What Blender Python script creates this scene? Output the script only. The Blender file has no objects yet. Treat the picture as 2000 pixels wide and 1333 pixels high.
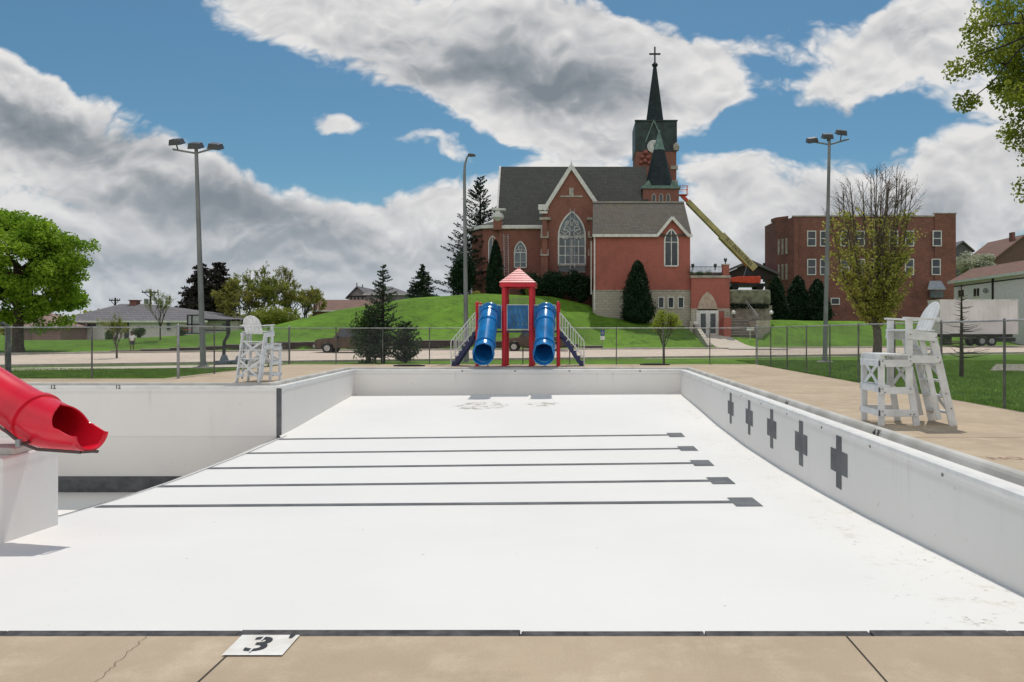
import bpy, math, random
import numpy as np
from mathutils import Vector, Matrix
random.seed(7)
RNG = np.random.default_rng(11)
SC = bpy.context.scene
COL = SC.collection
R = math.radians
F = 1455.0            # focal length in pixels of the 2000 px wide photograph
CX, CY, CH = 1131.0, 650.0, 1.58

# ---------------------------------------------------------------- camera
cam = bpy.data.cameras.new('camera'); camo = bpy.data.objects.new('camera', cam); COL.objects.link(camo)
cam.sensor_width = 36.0; cam.lens = 36.0 * F / 2000.0
cam.shift_x = (1000 - CX) / 2000.0; cam.shift_y = -(666.5 - CY) / 2000.0
cam.clip_start = 0.1; cam.clip_end = 3000
camo.location = (0, 0, CH); camo.rotation_euler = (R(90), 0, 0)
SC.camera = camo

# ---------------------------------------------------------------- sun, exposure
SUN_EL, SUN_AZ = R(63), R(4)     # azimuth measured from +Y towards +X
sl = bpy.data.lights.new('sun', 'SUN'); slo = bpy.data.objects.new('sun', sl); COL.objects.link(slo)
sl.energy = 2.6; sl.angle = R(0.6); sl.color = (1.0, 0.94, 0.86)
sd = Vector((math.sin(SUN_AZ)*math.cos(SUN_EL), math.cos(SUN_AZ)*math.cos(SUN_EL), math.sin(SUN_EL)))
slo.rotation_euler = sd.to_track_quat('Z', 'Y').to_euler()
vs = SC.view_settings
SC.display_settings.display_device = 'sRGB'
vs.view_transform = 'Standard'; vs.look = 'None'; vs.exposure = 0.06; vs.gamma = 1.0; vs.use_curve_mapping = False

# ---------------------------------------------------------------- world: Nishita sky with procedural clouds
def make_world():
    w = bpy.data.worlds.new('World'); SC.world = w; w.use_nodes = True
    nt = w.node_tree; N = nt.nodes; L = nt.links
    for n in list(N): N.remove(n)
    def node(t, **k):
        n = N.new(t)
        for a, b in k.items(): setattr(n, a, b)
        return n
    def math_(op, a, b=None, c=None, clamp=False):
        n = node('ShaderNodeMath', operation=op, use_clamp=clamp)
        for i, v in enumerate((a, b, c)):
            if v is None: continue
            if isinstance(v, (int, float)): n.inputs[i].default_value = v
            else: L.new(v, n.inputs[i])
        return n.outputs[0]
    def mixc(f, a, b):
        n = node('ShaderNodeMix', data_type='RGBA')
        for s, v in ((n.inputs[0], f), (n.inputs[6], a), (n.inputs[7], b)):
            if isinstance(v, (int, float)): s.default_value = v
            elif isinstance(v, tuple): s.default_value = v
            else: L.new(v, s)
        return n.outputs[2]
    sky = node('ShaderNodeTexSky', sky_type='NISHITA')
    sky.sun_disc = False; sky.sun_elevation = SUN_EL; sky.sun_rotation = SUN_AZ
    sky.air_density = 1.0; sky.dust_density = 0.6; sky.ozone_density = 2.0
    tc = node('ShaderNodeTexCoord')
    sep = node('ShaderNodeSeparateXYZ'); L.new(tc.outputs['Generated'], sep.inputs[0])
    x, y, z = sep.outputs
    ay = math_('MAXIMUM', math_('ABSOLUTE', y), 0.05)
    u = math_('DIVIDE', x, ay); v = math_('DIVIDE', z, ay)
    comb = node('ShaderNodeCombineXYZ'); L.new(u, comb.inputs[0]); L.new(v, comb.inputs[1])
    uv = comb.outputs[0]
    # domain warp
    wn = node('ShaderNodeTexNoise'); wn.inputs['Scale'].default_value = 5; wn.inputs['Detail'].default_value = 4
    L.new(uv, wn.inputs['Vector'])
    ws = node('ShaderNodeVectorMath', operation='SUBTRACT'); L.new(wn.outputs['Color'], ws.inputs[0]); ws.inputs[1].default_value = (.5, .5, .5)
    wm = node('ShaderNodeVectorMath', operation='SCALE'); L.new(ws.outputs[0], wm.inputs[0]); wm.inputs['Scale'].default_value = 0.10
    wa = node('ShaderNodeVectorMath', operation='ADD'); L.new(uv, wa.inputs[0]); L.new(wm.outputs[0], wa.inputs[1])
    p = wa.outputs[0]
    # cloud masses, each an ellipse of directions: centre px, centre py, half width, half height, tilt, amount
    blobs = [(120,330,420,190,-22,1.0),(430,450,520,150,-14,1.0),(20,180,190,110,-25,.7),
             (900,90,520,175,-10,1.0),(1150,140,340,150,0,1.0),(600,10,300,80,-12,.8),(960,200,150,70,-25,.6),
             (1130,290,170,120,-10,.95),(1330,200,110,110,0,.55),(1660,150,260,90,10,.85),(1620,60,330,50,6,.55),(1850,60,200,160,0,.7),
             (1640,420,460,150,4,1.05),(1960,330,220,170,0,.9),(1420,330,120,60,10,.5),(960,400,260,90,-5,.8),(600,570,1000,130,0,1.0),(860,470,280,110,0,.8),(250,500,500,120,0,.7),
             (1500,560,900,80,0,.7),(1000,640,1600,110,0,1.0),(615,238,120,44,-14,.82),(650,258,60,30,20,.35),(820,292,115,42,-8,.84),(790,286,50,24,0,.3),(690,278,80,38,-20,.66),(390,152,50,34,30,.8),(455,160,52,30,0,.78),(1390,100,60,110,0,.5),(720,252,40,20,0,.5),
             (200,90,290,85,-14,-.9),(480,220,170,110,-30,-.5),(760,310,190,90,-20,-.55),(1500,260,150,55,-4,-1.0),(1380,60,70,60,20,-.45),(1260,0,90,30,0,-.1),
             (500,140,160,60,-20,-.5),(1750,250,120,40,10,-.5)]
    tot = None
    for (bx, by, rw, rh, tl, am) in blobs:
        m = node('ShaderNodeMapping', vector_type='TEXTURE')
        m.inputs['Location'].default_value = ((bx-CX)/F, (CY-by)/F, 0)
        m.inputs['Rotation'].default_value = (0, 0, R(tl))
        m.inputs['Scale'].default_value = (rw/F, rh/F, 1)
        L.new(p, m.inputs['Vector'])
        ln = node('ShaderNodeVectorMath', operation='LENGTH'); L.new(m.outputs[0], ln.inputs[0])
        mr = node('ShaderNodeMapRange', interpolation_type='SMOOTHSTEP'); L.new(ln.outputs['Value'], mr.inputs[0])
        mr.inputs[1].default_value = 0.25; mr.inputs[2].default_value = 1.25; mr.inputs[3].default_value = am; mr.inputs[4].default_value = 0
        tot = mr.outputs[0] if tot is None else math_('ADD', tot, mr.outputs[0])
    tot = math_('MINIMUM', tot, 1.1)
    mp = node('ShaderNodeMapping'); mp.inputs['Scale'].default_value = (1.0, 1.5, 1); L.new(p, mp.inputs['Vector'])
    def fbm(vec, scale, det, rough=.55):
        n = node('ShaderNodeTexNoise'); n.inputs['Scale'].default_value = scale; n.inputs['Detail'].default_value = det
        n.inputs['Roughness'].default_value = rough; L.new(vec, n.inputs['Vector']); return n.outputs['Fac']
    def shifted(dx, dy):
        n = node('ShaderNodeVectorMath', operation='ADD'); L.new(mp.outputs[0], n.inputs[0]); n.inputs[1].default_value = (dx, dy, 0); return n.outputs[0]
    def body(vec, octs):
        # cumulus: a broad fractal mass with rounded (billowed) heads on it
        m_ = math_('MULTIPLY', math_('SUBTRACT', fbm(vec, 3.4, 3, .5), .5), 1.3)
        amp = .62
        for sc_ in octs:
            k = math_('ABSOLUTE', math_('SUBTRACT', fbm(vec, sc_, 1, .4), .5))
            m_ = math_('ADD', m_, math_('MULTIPLY', math_('SUBTRACT', k, .11), amp*2)); amp *= .62
        return m_
    n1 = body(mp.outputs[0], (7, 15, 33, 70)); n2 = body(shifted(.003, .020), (7, 15, 33))
    n3 = fbm(mp.outputs[0], 2.4, 3, .5)
    mp4 = node('ShaderNodeMapping'); mp4.inputs['Scale'].default_value = (.7, 1.6, 1); L.new(p, mp4.inputs['Vector']); n4 = fbm(mp4.outputs[0], 7.0, 5, .52)
    dens = math_('ADD', n1, math_('SUBTRACT', math_('MULTIPLY', tot, .85), .36))
    back = node('ShaderNodeMapRange'); L.new(y, back.inputs[0]); back.inputs[1].default_value = .12; back.inputs[2].default_value = -.25
    dens = math_('ADD', dens, math_('MULTIPLY', back.outputs[0], .8))  # extra cloud cover added out of view, as fill light for the facades
    mask = node('ShaderNodeMapRange', interpolation_type='SMOOTHSTEP'); L.new(dens, mask.inputs[0])
    mask.inputs[1].default_value = -0.06; mask.inputs[2].default_value = 0.27
    lit = math_('MULTIPLY', math_('SUBTRACT', n1, n2), 1.0)
    tk = node('ShaderNodeMapRange', interpolation_type='SMOOTHSTEP'); L.new(dens, tk.inputs[0])
    tk.inputs[1].default_value = .16; tk.inputs[2].default_value = .62; tk.inputs[3].default_value = 0; tk.inputs[4].default_value = -.22
    under = None     # grey undersides: where the big masses carry their flat bases
    for (bx, by, rw, rh, tl, am) in [(110,262,230,62,-10,.62),(420,395,330,52,-6,.42),(960,120,330,80,-6,.52),(1130,190,240,50,4,.35),(1640,215,170,28,6,.3),(1700,420,360,60,0,.34),(600,490,520,40,0,.26),(1500,500,400,46,0,.3),(250,505,300,40,0,.22)]:
        m = node('ShaderNodeMapping', vector_type='TEXTURE')
        m.inputs['Location'].default_value = ((bx-CX)/F, (CY-by)/F, 0); m.inputs['Rotation'].default_value = (0, 0, R(tl)); m.inputs['Scale'].default_value = (rw/F, rh/F, 1)
        L.new(p, m.inputs['Vector']); ln = node('ShaderNodeVectorMath', operation='LENGTH'); L.new(m.outputs[0], ln.inputs[0])
        mr = node('ShaderNodeMapRange', interpolation_type='SMOOTHSTEP'); L.new(ln.outputs['Value'], mr.inputs[0])
        mr.inputs[1].default_value = 0; mr.inputs[2].default_value = 1.4; mr.inputs[3].default_value = -am; mr.inputs[4].default_value = 0
        under = mr.outputs[0] if under is None else math_('ADD', under, mr.outputs[0])
    b = math_('ADD', math_('ADD', math_('ADD', 0.98, lit), tk.outputs[0]), math_('MULTIPLY', under, math_('ADD', -.35, math_('MULTIPLY', n4, 2.9))))
    b = math_('ADD', b, math_('MULTIPLY', math_('SUBTRACT', n3, .5), -.5))
    b = math_('ADD', b, math_('MULTIPLY', math_('SUBTRACT', n4, .5), -.7), clamp=True)
    ramp = node('ShaderNodeValToRGB'); L.new(b, ramp.inputs[0])
    e = ramp.color_ramp.elements
    e[0].position = 0.0; e[0].color = (.25, .29, .33, 1)
    e[1].position = 1.0; e[1].color = (.93, .92, .91, 1)
    e2 = e.new(.35); e2.color = (.37, .405, .44, 1)
    e3 = e.new(.7); e3.color = (.68, .685, .70, 1)
    # unseen cloud behind the viewer, brightened to fill the shaded facades
    gain = math_('MULTIPLY', math_('ADD', 1.0, math_('MULTIPLY', back.outputs[0], .12)), 6.7)
    sc = node('ShaderNodeVectorMath', operation='SCALE'); L.new(ramp.outputs[0], sc.inputs[0]); L.new(gain, sc.inputs['Scale'])
    # the blue between the clouds, a touch greener than the plain sky
    hs = node('ShaderNodeMix', data_type='RGBA', blend_type='MULTIPLY'); hs.inputs[0].default_value = 1
    L.new(sky.outputs[0], hs.inputs[6]); hs.inputs[7].default_value = (.36, .55, .58, 1)
    col = mixc(mask.outputs[0], hs.outputs[2], sc.outputs[0])
    # pale air near the horizon
    hz = node('ShaderNodeMapRange', interpolation_type='SMOOTHSTEP'); L.new(z, hz.inputs[0])
    hz.inputs[1].default_value = -0.02; hz.inputs[2].default_value = 0.20; hz.inputs[3].default_value = .72; hz.inputs[4].default_value = 0
    col = mixc(hz.outputs[0], col, (3.7, 4.15, 4.6, 1))
    bg = node('ShaderNodeBackground'); L.new(col, bg.inputs[0]); bg.inputs[1].default_value = 0.12
    out = node('ShaderNodeOutputWorld'); L.new(bg.outputs[0], out.inputs[0])
make_world()

# ---------------------------------------------------------------- helpers
def PX(px, d): return (px - CX) * d / F
def PZ(py, d): return CH + (CY - py) * d / F
def PP(px, py, d): return Vector((PX(px, d), d, PZ(py, d)))

def origin_of(o):
    v = Vector((0, 0, 0))
    while o is not None: v += o.location; o = o.parent
    return v

def tag(o, label=None, cat=None, group=None, kind=None):
    if label: o['label'] = label
    if cat: o['category'] = cat
    if group: o['group'] = group
    if kind: o['kind'] = kind
    return o

def thing(name, label, cat, loc, group=None, rz=0.0):
    o = bpy.data.objects.new(name, None); COL.objects.link(o)
    o.location = loc; o.rotation_euler = (0, 0, rz); o.empty_display_size = .3
    return tag(o, label, cat, group)

class MB:
    def __init__(s): s.v = []; s.f = []
    def add(s, vs, fs):
        b = len(s.v); s.v += [tuple(v) for v in vs]; s.f += [tuple(b + i for i in f) for f in fs]; return s
    def box(s, x0, x1, y0, y1, z0, z1):
        return s.add([(x0,y0,z0),(x1,y0,z0),(x1,y1,z0),(x0,y1,z0),(x0,y0,z1),(x1,y0,z1),(x1,y1,z1),(x0,y1,z1)],
                     [(0,3,2,1),(4,5,6,7),(0,1,5,4),(1,2,6,5),(2,3,7,6),(3,0,4,7)])
    def bar(s, p, q, w, h, up=(0,0,1)):
        p = Vector(p); q = Vector(q); d = (q-p).normalized(); up = Vector(up)
        if abs(d.dot(up)) > .98: up = Vector((0,1,0))
        a = d.cross(up).normalized(); b = a.cross(d)
        vs = [e + a*sa*w/2 + b*sb*h/2 for e in (p, q) for sa, sb in ((-1,-1),(1,-1),(1,1),(-1,1))]
        return s.add(vs, [(0,3,2,1),(4,5,6,7),(0,1,5,4),(1,2,6,5),(2,3,7,6),(3,0,4,7)])
    def tube(s, pts, r, n=8, caps=True):
        pts = [Vector(p) for p in pts]
        rs = r if isinstance(r, (list, tuple)) else [r]*len(pts)
        rings = []; prev = None
        for i, p in enumerate(pts):
            if i == 0: d = pts[1]-p
            elif i == len(pts)-1: d = p-pts[i-1]
            else: d = (pts[i+1]-p).normalized() + (p-pts[i-1]).normalized()
            d.normalize()
            if prev is None:
                up = Vector((0,0,1)) if abs(d.z) < .9 else Vector((0,1,0))
                a = d.cross(up).normalized()
            else:
                a = (prev - d*prev.dot(d)).normalized()
            prev = a; b = d.cross(a)
            rings.append([p + (a*math.cos(2*math.pi*k/n) + b*math.sin(2*math.pi*k/n))*rs[i] for k in range(n)])
        vs = [v for ring in rings for v in ring]; fs = []
        for i in range(len(rings)-1):
            for k in range(n):
                k2 = (k+1) % n; fs.append((i*n+k, i*n+k2, (i+1)*n+k2, (i+1)*n+k))
        if caps: fs.append(tuple(range(n-1, -1, -1))); m = (len(rings)-1)*n; fs.append(tuple(m+k for k in range(n)))
        return s.add(vs, fs)
    def prism_xz(s, poly, y0, y1):
        n = len(poly); vs = [(x,y0,z) for x, z in poly] + [(x,y1,z) for x, z in poly]
        fs = [tuple(range(n)), tuple(range(2*n-1, n-1, -1))] + [(i, i+n, (i+1)%n+n, (i+1)%n) for i in range(n)]
        return s.add(vs, fs)
    def prism_yz(s, poly, x0, x1):
        n = len(poly); vs = [(x0,y,z) for y, z in poly] + [(x1,y,z) for y, z in poly]
        fs = [tuple(range(n-1, -1, -1)), tuple(range(n, 2*n))] + [(i, (i+1)%n, (i+1)%n+n, i+n) for i in range(n)]
        return s.add(vs, fs)
    def prism_xy(s, poly, z0, z1):
        n = len(poly); vs = [(x,y,z0) for x, y in poly] + [(x,y,z1) for x, y in poly]
        fs = [tuple(range(n-1, -1, -1)), tuple(range(n, 2*n))] + [(i, (i+1)%n, (i+1)%n+n, i+n) for i in range(n)]
        return s.add(vs, fs)
    def lathe(s, c, prof, n=16, axis='z'):
        c = Vector(c); vs = []; fs = []
        for r_, h in prof:
            for k in range(n):
                a = 2*math.pi*k/n; ca, sa = r_*math.cos(a), r_*math.sin(a)
                vs.append(c + (Vector((ca,sa,h)) if axis == 'z' else Vector((ca,h,sa)) if axis == 'y' else Vector((h,ca,sa))))
        m = len(prof)
        for i in range(m-1):
            for k in range(n):
                k2 = (k+1) % n; fs.append((i*n+k, i*n+k2, (i+1)*n+k2, (i+1)*n+k))
        fs.append(tuple(range(n-1,-1,-1))); fs.append(tuple((m-1)*n+k for k in range(n)))
        return s.add(vs, fs)
    def ball(s, c, r, n=10, sq=1.0):
        return s.lathe(c, [(max(.001, r*math.sin(math.pi*i/n)), -r*sq*math.cos(math.pi*i/n)) for i in range(n+1)], n*2)
    def quad(s, a, b, c, d): return s.add([a,b,c,d], [(0,1,2,3)])
    def build(s, name, mat, parent=None, local=False, smooth=False, bevel=0, kind=None):
        me = bpy.data.meshes.new(name); o = bpy.data.objects.new(name, me); COL.objects.link(o)
        vs = s.v
        if parent is not None:
            o.parent = parent
            if not local:
                q = origin_of(parent); vs = [(a-q.x, b-q.y, c-q.z) for a, b, c in vs]
        me.from_pydata(vs, [], s.f); me.validate()
        import bmesh
        bm = bmesh.new(); bm.from_mesh(me); bmesh.ops.recalc_face_normals(bm, faces=bm.faces); bm.to_mesh(me); bm.free()
        me.materials.append(mat)
        if smooth:
            me.polygons.foreach_set('use_smooth', [True]*len(me.polygons))
            try: me.set_sharp_from_angle(angle=R(40))
            except Exception: pass
        if bevel:
            b = o.modifiers.new('bevel', 'BEVEL'); b.width = bevel; b.segments = 2; b.limit_method = 'ANGLE'; b.angle_limit = R(40)
        if kind: o['kind'] = kind
        return o

def sheet(name, mat, verts, faces, parent=None, smooth=True):
    me = bpy.data.meshes.new(name); o = bpy.data.objects.new(name, me); COL.objects.link(o)
    verts = np.asarray(verts, dtype=np.float32)
    if parent is not None:
        o.parent = parent; q = origin_of(parent); verts = verts - np.array([q.x, q.y, q.z], dtype=np.float32)
    faces = np.asarray(faces, dtype=np.int32)
    k = faces.shape[1]; nf = faces.shape[0]
    me.vertices.add(len(verts)); me.vertices.foreach_set('co', verts.ravel())
    me.loops.add(nf*k); me.loops.foreach_set('vertex_index', faces.ravel())
    me.polygons.add(nf); me.polygons.foreach_set('loop_start', np.arange(0, nf*k, k, dtype=np.int32))
    try: me.polygons.foreach_set('loop_total', np.full(nf, k, dtype=np.int32))
    except Exception: pass
    me.update(calc_edges=True)
    if smooth: me.polygons.foreach_set('use_smooth', np.ones(nf, dtype=bool))
    me.materials.append(mat); return o

def text_mesh(name, txt, size, mat, parent, mtx, bold=0.0, extrude=0.0, sx=1.0):
    cu = bpy.data.curves.new(name, 'FONT'); cu.body = txt; cu.size = size; cu.offset = bold; cu.extrude = extrude
    cu.align_x = 'CENTER'; cu.align_y = 'CENTER'; cu.resolution_u = 4
    tmp = bpy.data.objects.new('tmp', cu); COL.objects.link(tmp)
    bpy.context.view_layer.update()
    me = bpy.data.meshes.new_from_object(tmp); COL.objects.unlink(tmp); bpy.data.objects.remove(tmp)
    q = origin_of(parent) if parent is not None else Vector((0,0,0))
    me.transform(Matrix.Translation(-q) @ mtx @ Matrix.Diagonal((sx, 1, 1, 1)))
    me.name = name; me.materials.clear(); me.materials.append(mat)
    o = bpy.data.objects.new(name, me); COL.objects.link(o)
    if parent is not None: o.parent = parent
    return o

# ---------------------------------------------------------------- materials
def rgb(c): return (c[0], c[1], c[2], 1)
def new_mat(name):
    m = bpy.data.materials.new(name); m.use_nodes = True
    nt = m.node_tree; return m, nt, nt.nodes['Principled BSDF']
def coords(nt, mode='pos'):
    if mode == 'obj':
        return nt.nodes.new('ShaderNodeTexCoord').outputs['Object']
    return nt.nodes.new('ShaderNodeNewGeometry').outputs['Position']
def noise(nt, vec, scale, detail=4, rough=.55, stretch=None):
    if stretch:
        m = nt.nodes.new('ShaderNodeMapping'); m.inputs['Scale'].default_value = stretch; nt.links.new(vec, m.inputs['Vector']); vec = m.outputs[0]
    n = nt.nodes.new('ShaderNodeTexNoise'); n.inputs['Scale'].default_value = scale; n.inputs['Detail'].default_value = detail
    n.inputs['Roughness'].default_value = rough; nt.links.new(vec, n.inputs['Vector']); return n.outputs['Fac']
def rng_(nt, v, a, b, c=0., d=1., smooth=True):
    n = nt.nodes.new('ShaderNodeMapRange'); n.interpolation_type = 'SMOOTHSTEP' if smooth else 'LINEAR'
    nt.links.new(v, n.inputs[0])
    for i, x in enumerate((a, b, c, d)): n.inputs[i+1].default_value = x
    return n.outputs[0]
def mth(nt, op, a, b=None):
    n = nt.nodes.new('ShaderNodeMath'); n.operation = op
    for i, v in enumerate((a, b)):
        if v is None: continue
        if isinstance(v, (int, float)): n.inputs[i].default_value = v
        else: nt.links.new(v, n.inputs[i])
    return n.outputs[0]
def mix(nt, f, a, b, blend='MIX'):
    n = nt.nodes.new('ShaderNodeMix'); n.data_type = 'RGBA'; n.blend_type = blend
    for s, v in ((n.inputs[0], f), (n.inputs[6], a), (n.inputs[7], b)):
        if isinstance(v, (int, float)): s.default_value = v
        elif isinstance(v, tuple): s.default_value = rgb(v)
        else: nt.links.new(v, s)
    return n.outputs[2]
def bump(nt, bs, h, strength, dist=.02):
    b = nt.nodes.new('ShaderNodeBump'); b.inputs['Strength'].default_value = strength; b.inputs['Distance'].default_value = dist
    nt.links.new(h, b.inputs['Height']); nt.links.new(b.outputs[0], bs.inputs['Normal'])
def plain(name, c, rough=.6, metal=0., var=.15, scale=3., bmp=.0, c2=None, mode='pos', spec=.5, detail=5):
    m, nt, bs = new_mat(name); v = coords(nt, mode)
    n = noise(nt, v, scale, detail)
    c2 = c2 or tuple(max(0, x*(1-var*1.6)) for x in c)
    col = mix(nt, rng_(nt, n, .3, .7), c2, c)
    nt.links.new(col, bs.inputs['Base Color']); bs.inputs['Roughness'].default_value = rough; bs.inputs['Metallic'].default_value = metal
    bs.inputs['Specular IOR Level'].default_value = spec
    if bmp: bump(nt, bs, noise(nt, v, scale*8, 5), bmp)
    return m
def brick(name, c1, c2, mortar, bw=.21, bh=.075, ms=.012, rough=.85, var=.35, dark=(.1,.05,.04)):
    m, nt, bs = new_mat(name); v = coords(nt)
    sp = nt.nodes.new('ShaderNodeSeparateXYZ'); nt.links.new(v, sp.inputs[0])
    cb = nt.nodes.new('ShaderNodeCombineXYZ'); nt.links.new(mth(nt, 'ADD', sp.outputs[0], sp.outputs[1]), cb.inputs[0]); nt.links.new(sp.outputs[2], cb.inputs[1])
    b = nt.nodes.new('ShaderNodeTexBrick'); nt.links.new(cb.outputs[0], b.inputs['Vector'])
    b.inputs['Color1'].default_value = rgb(c1); b.inputs['Color2'].default_value = rgb(c2); b.inputs['Mortar'].default_value = rgb(mortar)
    b.inputs['Scale'].default_value = 1; b.inputs['Brick Width'].default_value = bw; b.inputs['Row Height'].default_value = bh
    b.inputs['Mortar Size'].default_value = ms; b.inputs['Bias'].default_value = 0
    n = noise(nt, v, .35, 6, .6); n2 = noise(nt, v, 2.2, 5, .6, (1,1,.35))
    col = mix(nt, rng_(nt, n, .45, .75, 0, var), b.outputs['Color'], dark)
    col = mix(nt, rng_(nt, n2, .5, .8, 0, var*.8), col, dark)
    nt.links.new(col, bs.inputs['Base Color']); bs.inputs['Roughness'].default_value = rough; bs.inputs['Specular IOR Level'].default_value = .2
    bump(nt, bs, b.outputs['Fac'], -.4, .01)
    return m
def leafmat(name, c1, c2, trans=.35, scale=.8):
    m, nt, bs = new_mat(name); v = coords(nt)
    n = noise(nt, v, scale, 3); n2 = noise(nt, v, 9, 2)
    f = mth(nt, 'ADD', mth(nt, 'MULTIPLY', n, .6), mth(nt, 'MULTIPLY', n2, .4))
    col = mix(nt, rng_(nt, f, .35, .65), c1, c2)
    nt.links.new(col, bs.inputs['Base Color']); bs.inputs['Roughness'].default_value = .6; bs.inputs['Specular IOR Level'].default_value = .25
    tr = nt.nodes.new('ShaderNodeBsdfTranslucent'); nt.links.new(col, tr.inputs['Color'])
    ms = nt.nodes.new('ShaderNodeMixShader'); ms.inputs[0].default_value = trans
    out = nt.nodes['Material Output']
    nt.links.new(bs.outputs[0], ms.inputs[1]); nt.links.new(tr.outputs[0], ms.inputs[2]); nt.links.new(ms.outputs[0], out.inputs[0])
    return m

def pool_paint(name, floor=False, base=(.80,.79,.765)):
    m, nt, bs = new_mat(name); v = coords(nt)
    big = noise(nt, v, .22, 5, .6); col = mix(nt, rng_(nt, big, .3, .7), tuple(x*.95 for x in base), base)
    fine = noise(nt, v, 3.5, 6, .65); col = mix(nt, rng_(nt, fine, .56, .8, 0, .12), col, (.6,.585,.54))
    sp = nt.nodes.new('ShaderNodeSeparateXYZ'); nt.links.new(v, sp.inputs[0])
    if floor:
        # leaf specks and mud left by puddles, thick near the right wall, with two puddle rings by the far wall
        spk = rng_(nt, noise(nt, v, 8, 5, .8), .61, .66)
        patch = rng_(nt, noise(nt, v, .55, 3), .42, .56)
        side = rng_(nt, mth(nt, 'ADD', sp.outputs[0], mth(nt, 'MULTIPLY', noise(nt, v, .4, 2), 2.4)), 4.0, 5.2)
        col = mix(nt, mth(nt, 'MULTIPLY', mth(nt, 'MULTIPLY', spk, patch), mth(nt, 'MULTIPLY', side, .8)), col, (.22,.19,.13))
        spk2 = rng_(nt, noise(nt, v, 2.1, 6, .75), .56, .66)
        col = mix(nt, mth(nt, 'MULTIPLY', mth(nt, 'MULTIPLY', spk2, side), .32), col, (.46,.42,.28))
        rare = rng_(nt, noise(nt, v, 9, 2, .5), .775, .79)
        col = mix(nt, mth(nt, 'MULTIPLY', rare, .6), col, (.2,.18,.15))
        for (ax, ay, ra) in ((-3.9, 29.3, 1.1), (-1.45, 29.6, .7)):
            dv = nt.nodes.new('ShaderNodeVectorMath'); dv.operation = 'DISTANCE'
            mpn = nt.nodes.new('ShaderNodeMapping'); mpn.inputs['Scale'].default_value = (1,1,0); nt.links.new(v, mpn.inputs[0])
            nt.links.new(mpn.outputs[0], dv.inputs[0]); dv.inputs[1].default_value = (ax, ay, 0)
            ring = rng_(nt, mth(nt, 'ADD', dv.outputs['Value'], mth(nt, 'MULTIPLY', noise(nt, v, 1.6, 4, .7), 1.4)), ra+.35, ra+.9, 1, 0)
            blot = rng_(nt, noise(nt, v, 2.4, 6, .8), .46, .62)
            col = mix(nt, mth(nt, 'MULTIPLY', mth(nt, 'MULTIPLY', ring, blot), 1.0), col, (.25,.21,.16))
    else:
        st = rng_(nt, noise(nt, v, 1.6, 6, .7, (1,1,.18)), .55, .8, 0, .18)
        col = mix(nt, st, col, (.5,.49,.46))
        run = rng_(nt, noise(nt, v, 1.0, 5, .7, (2.6,2.6,.12)), .58, .74, 0, .30)
        top = rng_(nt, sp.outputs[2], -1.0, -.2)
        col = mix(nt, mth(nt, 'MULTIPLY', run, top), col, (.42,.39,.34))
        band = mth(nt, 'MULTIPLY', rng_(nt, sp.outputs[2], -.34, -.26), rng_(nt, sp.outputs[2], -.20, -.24))
        col = mix(nt, mth(nt, 'MULTIPLY', band, mth(nt, 'MULTIPLY', noise(nt, v, 2.0, 5, .7), .35)), col, (.40,.38,.33))
        sc = rng_(nt, noise(nt, v, 5.5, 5, .75), .66, .70, 0, .55)
        col = mix(nt, sc, col, (.3,.3,.3))
    nt.links.new(col, bs.inputs['Base Color']); bs.inputs['Roughness'].default_value = .55; bs.inputs['Specular IOR Level'].default_value = .3
    bump(nt, bs, noise(nt, v, 25, 4), .12, .006)
    return m

def concrete(name, base, dark, light, sc=1.0, crackle=False):
    m, nt, bs = new_mat(name); v = coords(nt)
    a = noise(nt, v, .5*sc, 6, .62); col = mix(nt, rng_(nt, a, .3, .7), dark, base)
    b = noise(nt, v, 2.3*sc, 7, .68); col = mix(nt, rng_(nt, b, .45, .75, 0, .75), col, light)
    s_ = noise(nt, v, 5*sc, 5, .7, (1, .25, 1)); col = mix(nt, rng_(nt, s_, .50, .70, 0, .5), col, dark)
    w_ = noise(nt, v, 1.1*sc, 6, .75, (1,1.8,1)); col = mix(nt, rng_(nt, w_, .55, .72, 0, .45), col, tuple(x*.86 for x in dark))
    g = noise(nt, v, 90, 2, .5); col = mix(nt, rng_(nt, g, .35, .75, 0, .22), col, tuple(x*.7 for x in dark))
    k = noise(nt, v, 6.5, 3, .55); col = mix(nt, rng_(nt, k, .765, .79, 0, .7), col, tuple(x*.35 for x in dark))
    nt.links.new(col, bs.inputs['Base Color']); bs.inputs['Roughness'].default_value = .88; bs.inputs['Specular IOR Level'].default_value = .2
    bump(nt, bs, noise(nt, v, 60, 4, .7), .25, .006)
    return m

def grass_mat():
    m, nt, bs = new_mat('grass'); v = coords(nt)
    a = noise(nt, v, .12, 4); col = mix(nt, rng_(nt, a, .35, .65), (.082,.180,.018), (.150,.320,.026))
    b = noise(nt, v, 1.1, 6, .7); col = mix(nt, rng_(nt, b, .4, .7, 0, .75), col, (.036,.080,.014))
    c = noise(nt, v, 5, 8, .8); col = mix(nt, rng_(nt, c, .42, .66, 0, .75), col, (.17,.25,.045))
    d = noise(nt, v, .6, 5, .75); col = mix(nt, rng_(nt, d, .66, .8, 0, .5), col, (.20,.21,.07))
    nt.links.new(col, bs.inputs['Base Color']); bs.inputs['Roughness'].default_value = .9; bs.inputs['Specular IOR Level'].default_value = .1
    bump(nt, bs, noise(nt, v, 22, 5, .8), .7, .06)
    return m

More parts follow.
